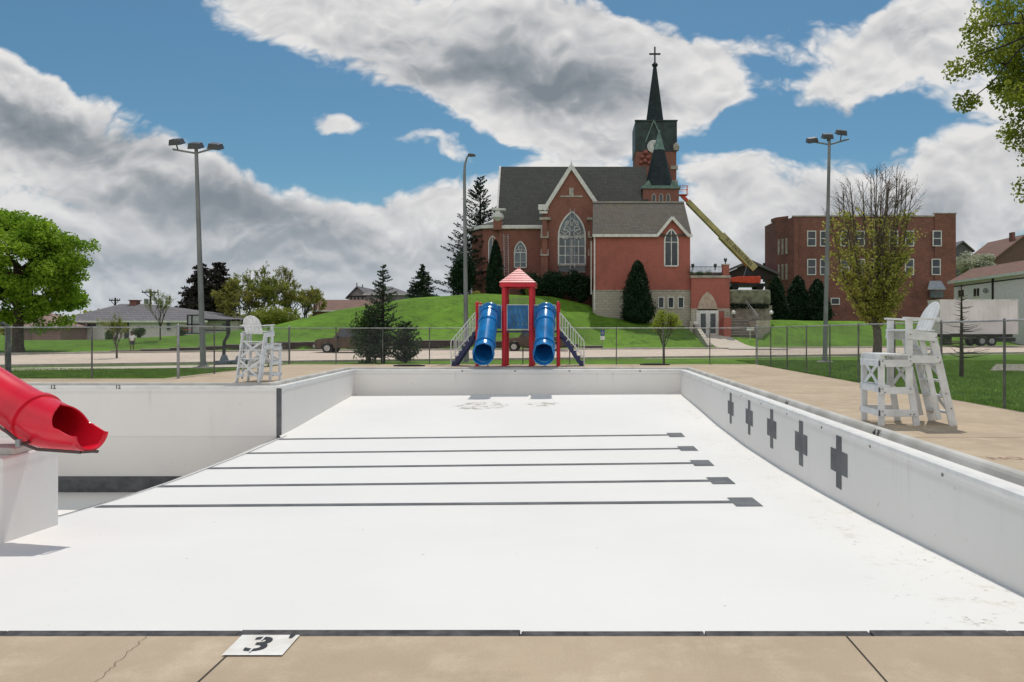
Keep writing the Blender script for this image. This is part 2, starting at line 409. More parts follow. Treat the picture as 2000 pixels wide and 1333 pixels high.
M = {}
M['paint'] = pool_paint('pool_paint', base=(.80,.78,.745)); M['floor'] = pool_paint('pool_floor_paint', True)
M['gutter'] = plain('gutter_concrete', (.60,.585,.55), .75, var=.22, scale=1.3, bmp=.2, c2=(.44,.425,.39), detail=8)
M['deck'] = concrete('deck_concrete', (.53,.425,.305), (.42,.33,.235), (.61,.51,.38))
M['road'] = concrete('road_concrete', (.66,.555,.46), (.57,.475,.385), (.72,.62,.52), .4)
M['walk'] = concrete('sidewalk_concrete', (.60,.54,.45), (.52,.46,.38), (.66,.60,.50), .5)
M['kerb'] = plain('kerb', (.50,.46,.39), .9, var=.2)
M['grass'] = grass_mat()
M['mark'] = plain('dark_marking', (.065,.070,.078), .6, c2=(.13,.135,.14), scale=2.5, detail=8)
M['joint'] = plain('joint', (.05,.042,.033), .9)
M['slot'] = plain('gutter_slot', (.10,.095,.095), .8, var=.5, scale=12, c2=(.03,.028,.03), bmp=.5)
M['white'] = plain('white_paint', (.78,.78,.76), .5, var=.08)
M['white2'] = plain('white_board', (.76,.77,.77), .45, var=.12, scale=5, mode='obj')
M['bolt'] = plain('bolt', (.22,.22,.22), .4, .7)
M['black'] = plain('black_paint', (.02,.02,.022), .5, var=.3)
M['blackmetal'] = plain('black_metal', (.025,.026,.03), .4, .3)
M['red'] = plain('red_metal', (.66,.015,.035), .35, var=.15)
M['redplastic'] = plain('red_plastic', (.80,.014,.040), .27, var=.2, scale=1.5, c2=(.66,.012,.032))
M['blueplastic'] = plain('blue_plastic', (.015,.23,.60), .22, var=.25, scale=2)
M['bluepanel'] = plain('blue_panel', (.015,.17,.42), .45, var=.3, scale=3)
M['navy'] = plain('navy_plastic', (.03,.035,.12), .5)
M['galv'] = plain('galvanised_steel', (.42,.43,.44), .45, .6, var=.25, scale=4)
M['wire'] = plain('fence_wire', (.30,.31,.31), .5, .5, var=.2)
M['postdark'] = plain('fence_post_steel', (.20,.205,.20), .6, .4, var=.35, scale=3)
M['pole'] = plain('pole_paint', (.27,.275,.28), .5, .2, var=.2, scale=.8)
M['poledark'] = plain('lamp_housing', (.10,.10,.11), .5, .3)
M['bronze'] = plain('bronze_steel', (.10,.065,.06), .5, .4)
M['lens'] = plain('lamp_lens', (.5,.52,.55), .15)
M['brick'] = brick('church_brick', (.30,.105,.080), (.21,.08,.065), (.30,.17,.13), var=.7, dark=(.15,.07,.058))
M['brickred'] = brick('chapel_brick', (.47,.115,.095), (.38,.10,.082), (.40,.19,.15), var=.7, dark=(.26,.10,.08))
M['brickold'] = brick('school_brick', (.29,.115,.09), (.19,.08,.065), (.26,.15,.12), .42, .15, .02, var=.6, dark=(.11,.06,.052))
M['stone'] = brick('limestone_blocks', (.50,.46,.39), (.42,.385,.32), (.30,.27,.23), .6, .28, .02, var=.3, dark=(.24,.21,.18))
M['trim'] = plain('white_trim', (.80,.79,.77), .6, var=.15)
M['stonetrim'] = plain('stone_trim', (.50,.46,.40), .8, var=.25, scale=2)
def roofmat(name, a, b, c=None):
    return brick(name, a, b, tuple(x*.55 for x in a), .4, .22, .02, .85, .5, dark=c or tuple(x*.6 for x in a))
M['slate'] = roofmat('slate_roof', (.085,.088,.080), (.062,.065,.062), (.045,.047,.046))
M['slatewarm'] = roofmat('chapel_roof', (.145,.128,.112), (.105,.095,.085), (.13,.11,.06))
M['copper'] = plain('dark_copper', (.040,.066,.060), .5, .2, var=.5, scale=1.2, c2=(.018,.026,.028))
M['verdigris'] = plain('verdigris', (.20,.31,.27), .6, .1, var=.3)
M['spire'] = roofmat('spire_slate', (.045,.058,.062), (.030,.040,.045), (.02,.028,.03))
def glassmat(name, c, rough=.12):
    m, nt, bs = new_mat(name); v = coords(nt)
    n = noise(nt, v, .8, 3); col = mix(nt, rng_(nt, n, .35, .65), tuple(x*.5 for x in c), c)
    nt.links.new(col, bs.inputs['Base Color']); bs.inputs['Roughness'].default_value = rough; bs.inputs['Specular IOR Level'].default_value = .8
    return m
M['glass'] = glassmat('dark_glass', (.05,.06,.07)); M['glassblue'] = glassmat('leaded_glass', (.16,.20,.23), .25)
M['bark'] = plain('bark', (.10,.075,.055), .95, var=.4, scale=6, bmp=.5)
M['barkgrey'] = plain('grey_bark', (.13,.115,.10), .95, var=.35, scale=6, bmp=.5)
M['barkdark'] = plain('dark_bark', (.035,.028,.025), .95, var=.3)
M['leafbright'] = leafmat('maple_leaf', (.13,.26,.018), (.34,.50,.045), .5)
M['leafyellow'] = leafmat('spring_leaf', (.17,.21,.03), (.33,.36,.06), .45)
M['leafsap'] = leafmat('sapling_leaf', (.30,.38,.04), (.50,.55,.08), .5)
M['leafbud'] = leafmat('pear_leaf', (.28,.29,.045), (.58,.56,.14), .5)
M['leafolive'] = leafmat('budding_leaf', (.20,.20,.04), (.40,.38,.09), .4)
M['leafrust'] = leafmat('rusty_bud', (.15,.09,.045), (.22,.16,.07), .3)
M['leaftop'] = leafmat('shade_tree_leaf', (.13,.18,.02), (.34,.38,.05), .5)
M['needledark'] = leafmat('dark_needles', (.010,.022,.013), (.022,.042,.022), .1)
M['needle'] = leafmat('spruce_needles', (.030,.055,.030), (.075,.115,.06), .15)
M['needlebrown'] = leafmat('brown_needles', (.03,.026,.024), (.062,.05,.042), .1)
M['needlegreen'] = leafmat('fresh_needles', (.04,.085,.02), (.09,.16,.035), .2)
M['yew'] = leafmat('yew_leaf', (.010,.028,.012), (.022,.055,.022), .1)
M['blossom'] = leafmat('blossom', (.40,.44,.30), (.62,.64,.50), .3)
M['sidingpale'] = plain('pale_siding', (.80,.73,.74), .7, var=.1)
M['sidingwhite'] = plain('white_siding', (.90,.80,.88), .7, var=.1)
M['roofgrey'] = roofmat('grey_shingle', (.20,.19,.20), (.16,.155,.165))
M['roofpink'] = roofmat('pinkish_shingle', (.36,.25,.21), (.27,.18,.155))
M['roofbrown'] = roofmat('brown_shingle', (.24,.145,.115), (.19,.115,.095))
M['pinkwall'] = brick('pink_block', (.46,.28,.27), (.40,.24,.23), (.2,.14,.13), .4, .2)
M['blockwall'] = brick('dark_retaining_block', (.085,.060,.052), (.060,.042,.038), (.025,.02,.02), .45, .2, .02, dark=(.03,.022,.02))
M['capstone'] = plain('wall_cap', (.40,.37,.32), .85)
M['gravel'] = plain('gravel', (.42,.38,.34), .95, var=.5, scale=9, bmp=.6, c2=(.22,.18,.16))
M['disc_grain'] = plain('disc_grain', (.035,.028,.022), .95, var=.4, scale=20, bmp=.8)
M['disc_black'] = plain('disc_black', (.022,.022,.024), .8)
M['boom'] = plain('boom_paint', (.60,.53,.22), .5, var=.25, scale=.7)
M['orange'] = plain('orange_paint', (.75,.08,.02), .45)
M['truckwhite'] = plain('trailer_panel', (.82,.78,.80), .5, var=.12, scale=.6)
M['tyre'] = plain('tyre', (.02,.02,.02), .9)
M['carblack'] = plain('car_black', (.018,.018,.022), .2, .2, var=.1)
M['cartan'] = plain('car_bronze', (.13,.085,.06), .3, .3, var=.3, scale=1)
M['chrome'] = plain('chrome', (.6,.6,.6), .2, .9)
M['headlight'] = plain('headlight_glass', (.75,.75,.72), .15)
M['bluesign'] = plain('blue_sign', (.02,.06,.30), .5)
M['skin'] = plain('skin', (.16,.085,.055), .6)
M['shirt'] = plain('shirt', (.75,.75,.75), .8, var=.08)
M['shorts'] = plain('shorts', (.05,.06,.075), .85)
M['hair'] = plain('hair', (.012,.010,.009), .7)
M['shoe'] = plain('shoe', (.1,.1,.1), .7)
M['globe'] = plain('globe_glass', (.8,.8,.78), .2)

# ================================================================ TERRAIN
def pw(x, pts):
    if x <= pts[0][0]: return pts[0][1]
    for (a, fa), (b, fb) in zip(pts, pts[1:]):
        if x <= b: return fa + (fb-fa)*(x-a)/(b-a)
    return pts[-1][1]
def sm(t): t = min(1, max(0, t)); return t*t*(3-2*t)
FAR = [(-120,18),(-60,37),(-37,47.5),(-21,57),(0,61.5),(11,64),(43,74),(120,98)]
NEAR = [(-120,6),(-60,22),(-28,36.5),(-14,42.5),(11.4,51),(36,60),(120,84)]
WTOP = [(-37,0.02),(-30,.33),(-24,.72),(-12,.86),(-4,.7),(0,.45),(3,.12),(5,.12)]
PLAT = [(-90,.6),(-42,.9),(-34,1.5),(-29,2.3),(-24,3.9),(-17.5,5.2),(-10,5.75),(-3,5.5),(1.2,4.6),(3,3.2),(5,2.9),(11.4,2.3),(12.4,1.25),(18.6,1.25),(19.6,2.9),(24,3.0),(60,3.0),(120,2.5)]
FARZ = .14
def wtop(x): return pw(x, WTOP) if x < 5 else .16
def H(x, y):
    fe, ne = pw(x, FAR), pw(x, NEAR)
    if y < ne: return -.04 - .06*sm((y-(ne-6))/6)
    if y < fe: return -.10 + (FARZ+.10)*(y-ne)/(fe-ne) - .02
    s = y - fe
    if s < 3.4: return FARZ + .04
    s -= 3.4
    w = max(wtop(x), FARZ+.05); p = pw(x, PLAT)
    L_ = 17 if x < 3 else (9 + 8*sm((x-20)/8) if x > 12 else 12)
    h = w + (p-w)*sm(s/L_)
    if y > 110: h = h + (-.5-h)*sm((y-110)/60)
    return h

gx = np.concatenate([[-1200,-700,-400,-250,-170,-130,-100,-85,-75], np.arange(-68, 68.1, 1.0), [75,85,100,130,170,250,400,700,1200]])
gx = np.sort(np.unique(np.concatenate([gx, [8.6, -14.2, 12.4, 18.6, 3.2]])))
gy = np.sort(np.unique(np.concatenate([[-300,-120,-60,-30,-15], np.arange(-8, 120.1, 1.0), [125,135,150,170,200,260,400,700,1300,2200], [25.3,36.9]])))
verts = []; idx = {}
for j, yy in enumerate(gy):
    for i, xx in enumerate(gx):
        verts.append((xx, yy, H(xx, yy)))
nx = len(gx); faces = []
def in_deck(x, y):
    return (-40 < x < 8.6 and -6 < y < 25.3) or (-14.2 < x < 8.6 and 25.3 <= y < 36.9)
for j in range(len(gy)-1):
    for i in range(nx-1):
        cx_, cy_ = (gx[i]+gx[i+1])/2, (gy[j]+gy[j+1])/2
        if in_deck(cx_, cy_): continue
        faces.append((j*nx+i, j*nx+i+1, (j+1)*nx+i+1, (j+1)*nx+i))
g = sheet('ground', M['grass'], verts, faces); tag(g, kind='structure')

def ribbon(name, mat, x0, x1, fa, fb, dz, step=1.0, nj=6):
    vs = []; fs = []; xs = np.arange(x0, x1+.01, step)
    for x in xs:
        a, b = fa(x), fb(x)
        for k in range(nj+1):
            y = a + (b-a)*k/nj; vs.append((x, y, dz(x, y)))
    for i in range(len(xs)-1):
        for k in range(nj): q = i*(nj+1)+k; fs.append((q, q+nj+1, q+nj+2, q+1))
    o = sheet(name, mat, vs, fs); tag(o, kind='structure'); return o
fe = lambda x: pw(x, FAR); ne = lambda x: pw(x, NEAR)
ribbon('road', M['road'], -115, 115, ne, fe, lambda x, y: -.10 + (FARZ+.10)*(y-ne(x))/(fe(x)-ne(x)) + .03)
ribbon('pavement', M['walk'], -115, 115, lambda x: fe(x)+1.3, lambda x: fe(x)+3.1, lambda x, y: FARZ+.09, nj=1)
def kerb(name, f, w, z0, z1, x0=-115, x1=115):
    m = MB(); xs = np.arange(x0, x1+.01, 2.0)
    for a, b in zip(xs, xs[1:]):
        if f is fe and 12.8 < (a+b)/2 < 18: continue
        m.add([(a,f(a),z0),(b,f(b),z0),(b,f(b)+w,z0),(a,f(a)+w,z0),(a,f(a),z1),(b,f(b),z1),(b,f(b)+w,z1),(a,f(a)+w,z1)],
              [(0,3,2,1),(4,5,6,7),(0,1,5,4),(1,2,6,5),(2,3,7,6),(3,0,4,7)])
    return tag(m.build(name, M['kerb']), kind='structure')
kerb('kerb', fe, .16, -.1, FARZ+.13)
kerb('kerb', lambda x: ne(x)-.16, .16, -.25, .02)
# near footpath beyond the pool fence, right half, and grey path on the left
ribbon('path', M['walk'], -70, -15, lambda x: ne(x)-7.2, lambda x: ne(x)-3.6, lambda x, y: H(x,y)+.03, nj=4)
ribbon('path', M['walk'], 4, 110, lambda x: ne(x)-3.3, lambda x: ne(x)-2.5, lambda x, y: H(x,y)+.03, nj=2)
# church walk and apron
vs = []; fs = []; ys = np.linspace(63.0, 78.2, 24)
for k, y in enumerate(ys):
    t = (y-63.0)/15.2
    xl = 12.5 + .2*(1-t); xr = 15.0 + 2.8*(1-t)**1.3 if y > 65.2 else 17.9
    for q in range(7):
        x = xl + (xr-xl)*q/6; zz = max(H(x, y), H(x,y-.6)) if y > fe(x)+.1 else -.10 + (FARZ+.10)*(y-ne(x))/(fe(x)-ne(x)) + .03
        vs.append((x, y, zz + .06))
for k in range(len(ys)-1):
    for q in range(6): a = k*7+q; fs.append((a, a+1, a+8, a+7))
tag(sheet('church_walk', M['walk'], vs, fs), kind='structure')
# gravel play area on the right lawn
o = MB().prism_xy([(17.2,31.2),(30,28.6),(36,36),(21,37.5)], -.07, .0).build('gravel_area', M['gravel']); tag(o, kind='structure')

# ================================================================ POOL
DROP = [(3.9,2.48),(5.5,2.54),(7.5,2.66),(10,2.80),(11.5,2.88),(13.6,2.96),(16.5,3.04),(20,3.07),(24,3.01),(28,2.86),(33.4,2.69)]
def fz(x, y):
    z = CH - pw(y, DROP)
    t = sm((y-8)/8) * (1 - .5*sm((y-24)/9))
    return z - .13*t*max(0, (3.0-x))/12.0
XR, YB = 4.5, 33.2
CORN = (-9.17, 22.9); BL = (-10.0, 33.2)
def brk(y): return -8.35 - .055*(y-11.3) if y < 22.9 else CORN[0] + (BL[0]-CORN[0])*(y-22.9)/(YB-22.9)
# shallow floor
ys = list(np.arange(3.9, 33.21, .5)) + [33.25]; xs_n = 28; vs = []; fs = []
for y in ys:
    xl = -14.0 if y < 10.2 else (brk(y) if y > 11.0 else -14 + (brk(11.3)+14)*(y-10.2)/.8)
    if y >= 22.9: xl -= .05
    for k in range(xs_n+1):
        x = 4.55 + (xl-4.55)*k/xs_n; vs.append((x, y, fz(x, y)))
for j in range(len(ys)-1):
    for k in range(xs_n): a = j*(xs_n+1)+k; fs.append((a, a+1, a+xs_n+2, a+xs_n+1))
pf = sheet('pool_floor', M['floor'], vs, fs); tag(pf, kind='structure')
# deep floor: a rounded lip, then a ramp down to the hopper
vs = []; fs = []; ys2 = np.arange(10.4, 24.3, .6)
offs = [0,.08,.2,.45,1.0,2.0,3.0,3.6,4.0,4.4,5.0,7.5,17.5]
for y in ys2:
    b = brk(min(22.8, max(y, 11.3))); z0 = fz(b, y)
    for o_ in offs:
        dz = -.02 if o_ == .08 else (-.07 if o_ == .2 else -.13 if o_ == .45 else 0)
        z = z0 if o_ == 0 else (z0+dz if o_ <= .45 else max(-3.46, z0-.13-.47*(o_-.45)))
        vs.append((b-o_, y, z))
for j in range(len(ys2)-1):
    for k in range(len(offs)-1): a = j*len(offs)+k; fs.append((a, a+1, a+len(offs)+1, a+len(offs)))
tag(sheet('deep_end_floor', M['floor'], vs, fs), kind='structure')
# dark seam along the break
m = MB()
for y in np.arange(11.3, 22.6, .5):
    for dx, w in ((0.02,.022),(-.30,.016)):
        a = brk(y)+dx; b = brk(y+.5)+dx; za, zb = fz(a,y), fz(b,y+.5)
        if dx < 0: za -= .085; zb -= .085
        m.quad((a,y,za+.012),(a+w,y,za+.012),(b+w,y+.5,zb+.012),(b,y+.5,zb+.012))
m.build('seam_line', M['slot'], pf)

# walls
pwall = MB(); T = .12
def wallseg(m, p, q, z0=-5, z1=-.085, th=.3):
    p = Vector((p[0], p[1], 0)); q = Vector((q[0], q[1], 0)); d = (q-p).normalized(); n = Vector((-d.y, d.x, 0))*-1   # outward to the right of travel
    a, b, c, e = p, q, q+n*th, p+n*th
    m.add([(v.x,v.y,z) for z in (z0,z1) for v in (a,b,c,e)], [(0,3,2,1),(4,5,6,7),(0,1,5,4),(1,2,6,5),(2,3,7,6),(3,0,4,7)])
wallseg(pwall, (XR,33.5), (XR,3.9)) ; 
pw_o = None
m = MB(); m.box(XR, XR+.3, 3.95, 33.2, -5, -.085)
m.box(-10.25, XR+.3, 33.2, 33.5, -5, -.087)
n_ = Vector((-(BL[1]-CORN[1]), BL[0]-CORN[0], 0)).normalized()
m.prism_xy([BL, CORN, (CORN[0]+n_.x*.3, CORN[1]+n_.y*.3+.31), (BL[0]+n_.x*.3, BL[1])], -5, -.089)
m.box(-26, -9.17, 22.9, 23.2, -1.6, -.085); m.prism_yz([(22.93,-1.6),(23.2,-1.6),(24.6,-5),(24.0,-5)], -26, -9.17)
m.box(-26.3, -26, 3.9, 23.2, -5, -.085); m.box(-26, XR+.3, 3.6, 3.9, -5, -.06)
pwl = m.build('pool_wall', M['paint'], kind='structure')
# gutter swept round the rim
prof = [(.085,-.075),(.11,-.10),(.15,-.165),(.36,-.172),(.395,-.15),(.425,-.05),(.445,-.012),(.475,.008),(.515,.010),(.535,-.01),(.535,-.22),(.085,-.22)]
lipprof = [(-.012,-.12),(-.012,-.072),(.012,-.056),(.09,-.058),(.10,-.07),(.10,-.2),(-.012+.02,-.2)]
path = [(XR,3.96),(XR,33.2),BL,CORN,(-26,22.9)]
def offset_path(path, o):
    res = []
    for i, p in enumerate(path):
        P = Vector(p)
        def nrm(a, b): d = (Vector(b)-Vector(a)).normalized(); return Vector((d.y, -d.x))
        if i == 0: n = nrm(path[0], path[1]); res.append(P + n*o)
        elif i == len(path)-1: n = nrm(path[-2], path[-1]); res.append(P + n*o)
        else:
            n1, n2 = nrm(path[i-1], path[i]), nrm(path[i], path[i+1]); k = (n1+n2); res.append(P + k*(o/(1+n1.dot(n2))))
    return res
m = MB(); rings = [offset_path(path, o) for o, z in prof]; vs = []
for (o, z), rg in zip(prof, rings): vs += [(p.x, p.y, z) for p in rg]
np_ = len(path); fs = []
for k in range(len(prof)):
    k2 = (k+1) % len(prof)
    for i in range(np_-1): fs.append((k*np_+i, k*np_+i+1, k2*np_+i+1, k2*np_+i))
m.add(vs, fs); gut = m.build('pool_gutter', M['gutter'], kind='structure')
m = MB(); vs = []; fs = []
for o, z in lipprof: vs += [(p.x, p.y, z) for p in offset_path(path, o)]
for k in range(len(lipprof)):
    k2 = (k+1) % len(lipprof)
    for i in range(np_-1): fs.append((k*np_+i, k*np_+i+1, k2*np_+i+1, k2*np_+i))
m.add(vs, fs); m.build('lip', M['white'], gut)
OUT = offset_path(path, .53)
# near coping: dark slotted edge
m = MB(); random.seed(3); x = -26.0
while x < 5.1:
    w = random.uniform(.7, 1.6); j = random.uniform(-.003,.003)
    m.box(x+.003, min(x+w,5.2)-.003, 3.8765, 3.985+random.uniform(-.008,.008), -.08, -.012+random.uniform(-.004,.004)); x += w
m.box(-26,5.2,3.8768,3.97,-.1,-.024)
m.build('pool_coping', M['slot'], kind='structure', bevel=.006)

# deck
m = MB()
z0, z1 = -.22, 0.0
m.prism_xy([(-40,-6),(8.85,-6),(8.85,3.876),(-40,3.876)], z0, z1)
m.prism_xy([(OUT[0].x,3.876),(8.85,3.876),(8.85,37.2),(OUT[1].x,37.2),(OUT[1].x,OUT[1].y)], z0, z1)
m.prism_xy([(-14.45,37.2),(-14.45,OUT[2].y),(OUT[2].x,OUT[2].y),(OUT[1].x,OUT[1].y),(OUT[1].x,37.2)], z0, z1)
m.prism_xy([(OUT[2].x,OUT[2].y),(-14.45,OUT[2].y),(-14.3,25.6),(-14.3,OUT[3].y),(OUT[3].x,OUT[3].y)], z0, z1)
m.prism_xy([(-40,OUT[3].y),(-14.3,OUT[3].y),(-14.3,25.6),(-40,25.6)], z0, z1)
m.prism_xy([(-40,3.876),(-26.3,3.876),(-26.3,OUT[3].y),(-40,OUT[3].y)], z0, z1)
deck = m.build('pool_deck', M['deck'], kind='structure')
# joints and cracks
m = MB()
def strip(m, pts, w, z=.004):
    for a, b in zip(pts, pts[1:]):
        a = Vector(a); b = Vector(b); d = (b-a).normalized(); n = Vector((-d.y, d.x))*w/2
        m.quad((a.x-n.x,a.y-n.y,z),(a.x+n.x,a.y+n.y,z),(b.x+n.x,b.y+n.y,z),(b.x-n.x,b.y-n.y,z))
for x in (1.39, -1.72, -4.8, 4.5): strip(m, [(x,-6),(x,3.876)], .008)
for y in (7.6, 11.2, 14.8, 18.4, 22, 25.6, 29.2, 32.8): strip(m, [(5.06,y),(8.8,y)], .012)
for x in np.arange(-13, 5, 3.1): strip(m, [(x,33.8),(x,37.1)], .015)
m.build('expansion_joint', M['joint'], deck)
m = MB(); random.seed(5)
def crack(p, q, n, amp, w):
    pts = []
    for i in range(n+1):
        t = i/n; pts.append((p[0]+(q[0]-p[0])*t+random.uniform(-amp,amp), p[1]+(q[1]-p[1])*t+random.uniform(-amp,amp)*.5))
    strip(m, pts, w)
crack((-2.25,3.87), (-2.18,3.36), 22, .010, .0022)
m.build('crack', M['joint'], deck)

# lane lines
for Y, xl in ((12.9,-8.34),(15.1,-8.5),(17.4,-8.65),(19.7,-8.8),(22.1,-8.88)):
    m = MB(); n = 10
    for i in range(n):
        a = xl + (2.64-xl)*i/n; b = xl + (2.64-xl)*(i+1)/n
        for y0_, y1_ in ((Y-.11,Y),(Y,Y+.11)):
            m.quad((a,y0_,fz(a,y0_)+.008),(b,y0_,fz(b,y0_)+.008),(b,y1_,fz(b,y1_)+.008),(a,y1_,fz(a,y1_)+.008))
    for y0_, y1_ in ((Y-.4,Y-.11),(Y-.11,Y+.11),(Y+.11,Y+.4)):
        m.quad((2.64,y0_,fz(2.64,y0_)+.008),(3.09,y0_,fz(3.09,y0_)+.008),(3.09,y1_,fz(3.09,y1_)+.008),(2.64,y1_,fz(2.64,y1_)+.008))
    m.build('lane_line', M['mark'], pf)
    m = MB(); x = XR-.004
    m.quad((x,Y-.14,-1.12),(x,Y+.14,-1.12),(x,Y+.14,-.86),(x,Y-.14,-.86)); m.quad((x,Y-.42,-.86),(x,Y+.42,-.86),(x,Y+.42,-.46),(x,Y-.42,-.46))
    m.quad((x,Y-.14,-.46),(x,Y+.14,-.46),(x,Y+.14,-.21),(x,Y-.14,-.21)); m.build('wall_target', M['mark'], pwl)
wy = lambda z: 22.93+(-1.6-z)*1.07/3.4-.01
MB().quad((-26,wy(-3.5),-3.5),(-9.3,wy(-3.5),-3.5),(-9.3,wy(-2.92),-2.92),(-26,wy(-2.92),-2.92)).build('wall_band', M['mark'], pwl)
MB().box(-9.30,-9.165,22.89,22.96,-1.72,-.12).build('corner_stripe', M['mark'], pwl)
# tile bolts / small plugs on the walls
m = MB()
for yy in np.arange(6, 33, 2.3): m.box(XR-.01, XR, yy+.9, yy+.94, -.20, -.16)
for px_ in (903, 1006, 1112, 1250): m.box(PX(px_,33.2)-.04, PX(px_,33.2)+.04, 33.185, 33.2, -.16, -.10)
m.build('wall_plug', M['bolt'], pwl)
# lettering
TX = Matrix.Rotation(R(90), 4, 'X')
for px_ in (104, 231): text_mesh('depth_number', '12', .17, M['black'], pwl, Matrix.Translation((PX(px_,22.9), 22.882, PZ(756.5,22.9)+.0)) @ TX, .004)
text_mesh('depth_number', '11', .17, M['black'], gut, Matrix.Translation((-9.62, 25.2, .022)) @ Matrix.Rotation(R(-90),4,'Z'), .004)
text_mesh('depth_number', "4 3'", .17, M['black'], gut, Matrix.Translation((XR+.402, 12.3, -.085)) @ Matrix.Rotation(R(-90),4,'Z') @ Matrix.Rotation(R(74),4,'X'), .006, sx=1.1)
text_mesh('depth_number', "4 6'", .15, M['black'], gut, Matrix.Translation((XR+.402, 17.6, -.085)) @ Matrix.Rotation(R(-90),4,'Z') @ Matrix.Rotation(R(74),4,'X'), .004, sx=1.1)
text_mesh('depth_number', "3", .14, M['black'], gut, Matrix.Translation((-3.15, 33.62, .012)), .004)
MB().quad((-1.742,3.632,.008),(-1.447,3.632,.008),(-1.452,3.874,.008),(-1.752,3.874,.008)).build('depth_marker', plain('worn_white', (.80,.79,.76), .7, c2=(.66,.63,.57), scale=7, detail=8), deck)
t3 = text_mesh('depth_number', "3", .235, M['black'], deck, Matrix.Translation((-1.61,3.748,.012)), .002, sx=1.15)
text_mesh('depth_number', "'", .20, M['black'], deck, Matrix.Translation((-1.485,3.80,.012)), .004)
m = MB(); m.quad((-1.622,3.655,.016),(-1.612,3.655,.016),(-1.612,3.70,.016),(-1.622,3.70,.016)); m.quad((-1.622,3.795,.016),(-1.612,3.795,.016),(-1.612,3.845,.016),(-1.622,3.845,.016)); m.build('stencil_gap', M['white'], deck)
# faded red stencil on the right deck
text_mesh('stencil', "NO RUNNING", .28, plain('faded_red', (.45,.20,.15), .9, var=.5, scale=14, c2=(.47,.39,.30)), deck, Matrix.Translation((6.05,9.35,.006)) @ Matrix.Rotation(R(0),4,'Z'), 0)

# slide plinth
pb = thing('slide_plinth', 'white painted concrete block under the end of the red slide', 'plinth', (-7.7,9.94,-1.3))
MB().prism_xy([(-7.69,9.94),(-7.89,11.3),(-26,11.3),(-26,9.94)], -4, -.10).build('block', M['paint'], pb, bevel=.03)
MB().prism_xy([(-7.75,10.2),(-7.90,11.2),(-26,11.2),(-26,10.2)], -.101, .0).build('cap', M['gutter'], pb, bevel=.02)

# ================================================================ FENCES
def fence(label, a, b, n, h=1.8, zoff=0.0, big_ends=(True, True), dark=False, mesh=True):
    a = Vector((a[0], a[1], 0)); b = Vector((b[0], b[1], 0)); L_ = (b-a).length; d = (b-a).normalized()
    t = thing('chain_link_fence', label, 'fence', a)
    up = Vector((0,0,1)); z0 = -.02
    MB().tube([a+up*h, b+up*h], .021, 8).build('top_rail', M['galv'], t, smooth=True)
    for i in range(n+1):
        p = a + d*L_*i/n; end = (i == 0 and big_ends[0]) or (i == n and big_ends[1])
        r = .045 if end else .027
        m = MB(); m.tube([p+up*(-.1), p+up*(h+(.07 if end else .01))], r, 10)
        m.ball(p+up*(h+(.07 if end else .02)), r*1.15, 5)
        m.build('post', M['galv'] if end else M['postdark'], t, smooth=True)
    m = MB(); w = .0034; sp_ = .075; nn = Vector((-d.y, d.x, 0)); off = nn*.032
    u = -h
    hh = h-.02; lo = .03
    def wire(s0, s1, za, zb, side):
        P = a + d*s0 + up*za + off*1.0 + nn*side; Q = a + d*s1 + up*zb + off + nn*side
        v = (Q-P).normalized(); c = v.cross(nn).normalized()*w/2; e = nn*w/2
        m.add([P+c, P-c*.5+e, P-c*.5-e, Q+c, Q-c*.5+e, Q-c*.5-e], [(0,1,4,3),(1,2,5,4),(2,0,3,5)])
    s0 = -(hh-lo)
    while s0 < L_:
        A, B = s0, s0+(hh-lo); a0, b0 = max(A,0), min(B,L_)
        if b0 > a0:
            wire(a0, b0, lo+(a0-A), lo+(b0-A), 0)
            wire(a0, b0, hh-(a0-A), hh-(b0-A), .004)
        s0 += sp_
    m.build('wire_mesh', M['wire'], t)
    return t
fence('chain link fence crossing behind the play tower at the far side of the deck', (-14.45,37.15), (8.85,37.15), 10)
fence('chain link fence running toward the viewer beside the right white chair', (8.85,37.1), (8.85,7.4), 11, h=1.83)
fence('short chain link fence running back beside the left white chair', (-13.75,25.55), (-14.45,37.1), 4, big_ends=(False, False))
fence('chain link fence along the deep end on the left', (-31.5,25.55), (-13.75,25.55), 6, h=1.76)

